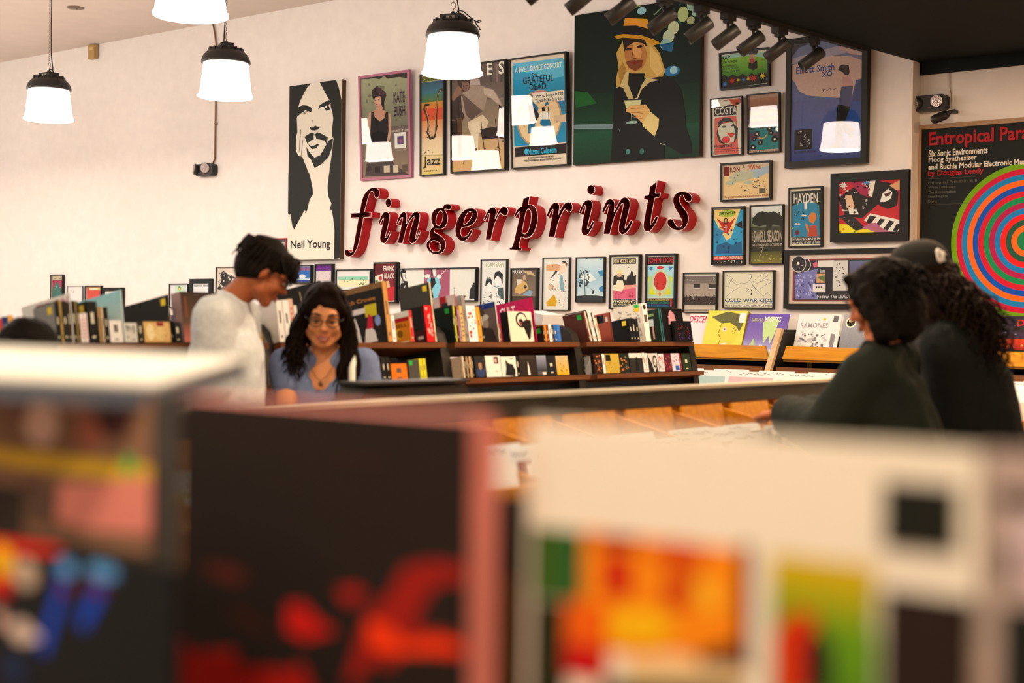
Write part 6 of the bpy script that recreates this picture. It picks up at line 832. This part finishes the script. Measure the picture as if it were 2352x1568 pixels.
cm=MB(); pts=[nk-RTH*.06+ZV*.015-FWH*.045,nk-RTH*.05-ZV*.035-FWH*.085,nk-RTH*.02-ZV*.085-FWH*.108,nk-ZV*.10-FWH*.112,nk+RTH*.02-ZV*.085-FWH*.108,nk+RTH*.05-ZV*.035-FWH*.085,nk+RTH*.06+ZV*.015-FWH*.045]; cm.tube(pts,.0016,6); cm.ell(pts[3]-ZV*.012,(.009,.009,.010)); child(t,inv,'necklace',cm,mat('bronze_chain',(.16,.09,.05),.35,.5,metal=.6))
h=MB(); s=MB(); h.ell((0,-.029,.047),(.088,.101,.088),M); h.cap((-.078,-.005,.03),.028,(-.094,-.005,-.12),.032,M=M); h.cap((.078,-.005,.03),.028,(.090,-.01,-.10),.030,M=M); h.ell((0,-.06,-.05),(.085,.06,.12),M); h.cap((-.02,.035,.118),.020,(-.074,.025,.03),.022,M=M); h.cap((.02,.035,.118),.020,(.074,.025,.03),.022,M=M)
rr=random.Random(6)
for i in range(150):
    sd=rr.choice((-1,-1,1)); a=rr.uniform(-.8,.6); L=rr.uniform(.20,.36) if sd<0 else rr.uniform(.10,.20)
    p=M@Vector((sd*rr.uniform(.06,.088),.045*a,.06)); q=M@Vector((sd*rr.uniform(.085,.125),.04*a,-.06)); e=q-ZV*L*.6+RTH*rr.uniform(-.03,.03)-FWH*.03*rr.random(); e2=e-ZV*L*.4+RTH*rr.uniform(-.03,.02)-FWH*rr.uniform(.0,.05)
    strand(s,None,[p,q,e,e2],.0075,.006,rr.uniform(2,4),rr.uniform(0,6),18)
for i in range(50):
    a=rr.choice((-1,1))*rr.uniform(.45,1); p=M@Vector((.012*a,.02,.132)); q=M@Vector((.070*a,.040-.03*abs(a),.098)); e=M@Vector((.092*a+.008*(1 if a>0 else -1),.012,.0)); strand(s,None,[p,q,e],.006,.003,2,rr.uniform(0,6),9)
hair(t,inv,h,s,'1a100b')
# --- shopper in the dark green jacket reaching into the bin
fd=(-RTH*.80+FWH*.50); M=head_matrix((-1.965,4.325,1.487),(fd.x,fd.y,-.42),0)
nk=Vector((-1.945,4.315,1.340)); f3=(-RTH*.85+FWH*.45); sd=f3.cross(ZV).normalized()
sR=nk+sd*.17-ZV*.06; sL=nk-sd*.15-ZV*.085
t,M,inv=human('shopper in a dark green jacket leaning left and reaching into the record bin',dict(head=M,neck=nk,face=f3,pel=(-1.87,4.36,.90),chest=(-1.935,4.30,1.16),sh=[sR,sL],el=[Vector((-2.10,4.42,1.08)),Vector((-2.03,4.115,1.075))],wr=[Vector((-2.31,4.52,1.10)),Vector((-2.29,4.33,1.105))],hd=[(-.7,.4,-.1),(-.8,.5,-.05)],skin='b8643a',top='191d16',bulk=.034,sleeve=1.92,topname='jacket',hem=.12,curl=.7))
face(t,M,inv)
h=MB(); s=MB(); h.ell((0,-.03,.045),(.098,.112,.088),M); h.ell((0,-.055,-.04),(.108,.085,.12),M); h.cap((-.085,-.01,.02),.042,(-.095,-.01,-.11),.045,M=M); h.cap((.085,-.01,.02),.042,(.095,-.01,-.11),.045,M=M); h.cap((-.04,.045,.095),.024,(.04,.045,.095),.024,M=M)
rr=random.Random(9)
for i in range(220):
    a=rr.uniform(0,6.28); el=rr.uniform(-.5,1.2); d=Vector((math.cos(a)*math.cos(el),math.sin(a)*math.cos(el)-.15,math.sin(el))); 
    if d.y>.62 and el<.6: continue
    p=Vector((d.x*.09,d.y*.105-.03,d.z*.085+.03)); q=p+Vector((d.x*.028,d.y*.028,-.02)); e=q+Vector((d.x*.01,d.y*.01,-rr.uniform(.03,.09))); strand(s,None,[M@p,M@q,M@e],.005,.006,rr.uniform(2,4),rr.uniform(0,6),12,4)
hair(t,inv,h,s,'120e0b',disp=(.03,.02))
# --- shopper in the cap
fd=(-RTH*.88+FWH*.25); M=head_matrix((-2.03,4.715,1.565),(fd.x,fd.y,-.30),0)
nk=Vector((-1.935,4.775,1.425)); f4=(-RTH*.9+FWH*.2); sd=f4.cross(ZV).normalized(); sR=nk+sd*.18-ZV*.075; sL=nk-sd*.16-ZV*.10
t,M,inv=human('shopper in a black cap and black jacket with long curly brown hair',dict(head=M,neck=nk,face=f4,pel=(-1.835,4.83,.90),chest=(-1.875,4.80,1.20),sh=[sR,sL],el=[Vector((-2.06,4.92,1.10)),Vector((-1.84,4.66,1.09))],wr=[Vector((-2.26,4.85,1.11)),Vector((-1.95,4.61,.95))],hd=[(-.9,.2,-.1),(-.6,-.2,-.6)],skin='a85a3c',top='151613',bulk=.05,sleeve=1.80,topname='jacket',hem=.25))
face(t,M,inv)
h=MB(); s=MB(); h.ell((0,-.03,.03),(.088,.105,.085),M); h.cap(M@Vector((0,-.07,-.02)),.085,nk+RTH*.03-ZV*.10,.10)
rr=random.Random(12)
for i in range(420):
    a=rr.uniform(-1,1); p=M@Vector((.085*a,-.05-.05*rr.random(),.03-.08*rr.random())); out=RTH*rr.uniform(.0,.19)-FWH*rr.uniform(-.10,.20)
    q=p+out*.5-ZV*.05; e=q+out*.5-ZV*rr.uniform(.06,.18); e2=e+RTH*rr.uniform(-.03,.05)-ZV*rr.uniform(.03,.16); strand(s,None,[p,q,e,e2],.0052,.013,rr.uniform(3,6),rr.uniform(0,6),22,4)
hair(t,inv,h,s,'1d120b',disp=(.04,.03))
cp=MB(); cp.ell((0,-.022,.058),(.094,.112,.088),M); child(t,inv,'cap',cp,mat('black_cap_cloth',(.014,.014,.013),.85,.15))
cb=MB(); n=14; vs=[]
for k in range(n+1):
    a=R(20+140*k/n); vs+= [M@Vector((.092*math.cos(a),-.022+.11*math.sin(a),.045)),M@Vector((.082*math.cos(a),-.02+.19*math.sin(a),.030)),M@Vector((.082*math.cos(a),-.02+.19*math.sin(a),.024)),M@Vector((.092*math.cos(a),-.022+.11*math.sin(a),.038))]
fs=[]
for k in range(n):
    for j in range(4): fs.append((4*k+j,4*k+(j+1)%4,4*k+4+(j+1)%4,4*k+4+j))
cb.add(vs,fs); child(t,inv,'cap_brim',cb,MATS['black_cap_cloth'])
# white mark stitched on the side of the cap
wm=MB(); c=M@Vector((0,-.022,.058)); 
def on_cap(u,v):
    d=(-FWH*.80+RTH*(.60+u)+ZV*(.28+v)).normalized(); l=M.inverted().to_3x3()@d; k=1/math.sqrt((l.x/.0955)**2+(l.y/.1135)**2+(l.z/.0895)**2); return c+d*k
ring=[on_cap(-.10+.10*math.cos(a),.0+.22*math.sin(a)) for a in [2*math.pi*i/16 for i in range(16)]]; wm.tube(ring,.0055,6,closed=True); wm.tube([on_cap(.12,-.20),on_cap(.10,.20)],.006,6); wm.tube([on_cap(.10,.16),on_cap(.22,.05)],.005,6)
child(t,inv,'cap_emblem',wm,mat('white_stitching',(.8,.74,.68),.7))
er=MB(); pe=Vector((-1.80,4.66,1.365)); er.tube([pe+RTH*.018*math.cos(a)+ZV*.024*math.sin(a) for a in [2*math.pi*i/14 for i in range(14)]],.0035,6,closed=True); child(t,inv,'hair_clip',er,mat('silver_clip',(.5,.42,.38),.3,.5,metal=.7))
t.location+=FWH*.09+RTH*.05
# --- dark haired shopper at the far left, mostly hidden
fd=(FWH*.9+RTH*.2); M=head_matrix((-4.08,2.60,1.265),(fd.x,fd.y,-.15),0); nk=Vector((-4.06,2.58,1.115)); sd=FWH.cross(ZV).normalized()
t,M,inv=human('shopper whose black hair just shows above the white box at far left',dict(head=M,neck=nk,face=FWH,pel=(-4.03,2.55,.70),chest=(-4.05,2.565,.98),sh=[nk+sd*.15-ZV*.03,nk-sd*.15-ZV*.03],el=[nk+sd*.2-ZV*.26,nk-sd*.2-ZV*.26],wr=[nk+sd*.17-ZV*.40+FWH*.15,nk-sd*.17-ZV*.40+FWH*.15],hd=[(FWH.x,FWH.y,-.3)]*2,skin='a85a34',top='2a2a2c',bulk=.02,sleeve=1.8,topname='sweater',hem=.05))
face(t,M,inv); h=MB(); s=MB(); h.ell((0,-.03,.042),(.092,.108,.085),M); h.ell((0,-.06,-.02),(.086,.07,.09),M); hair(t,inv,h,s,'14110f',disp=(.04,.012))
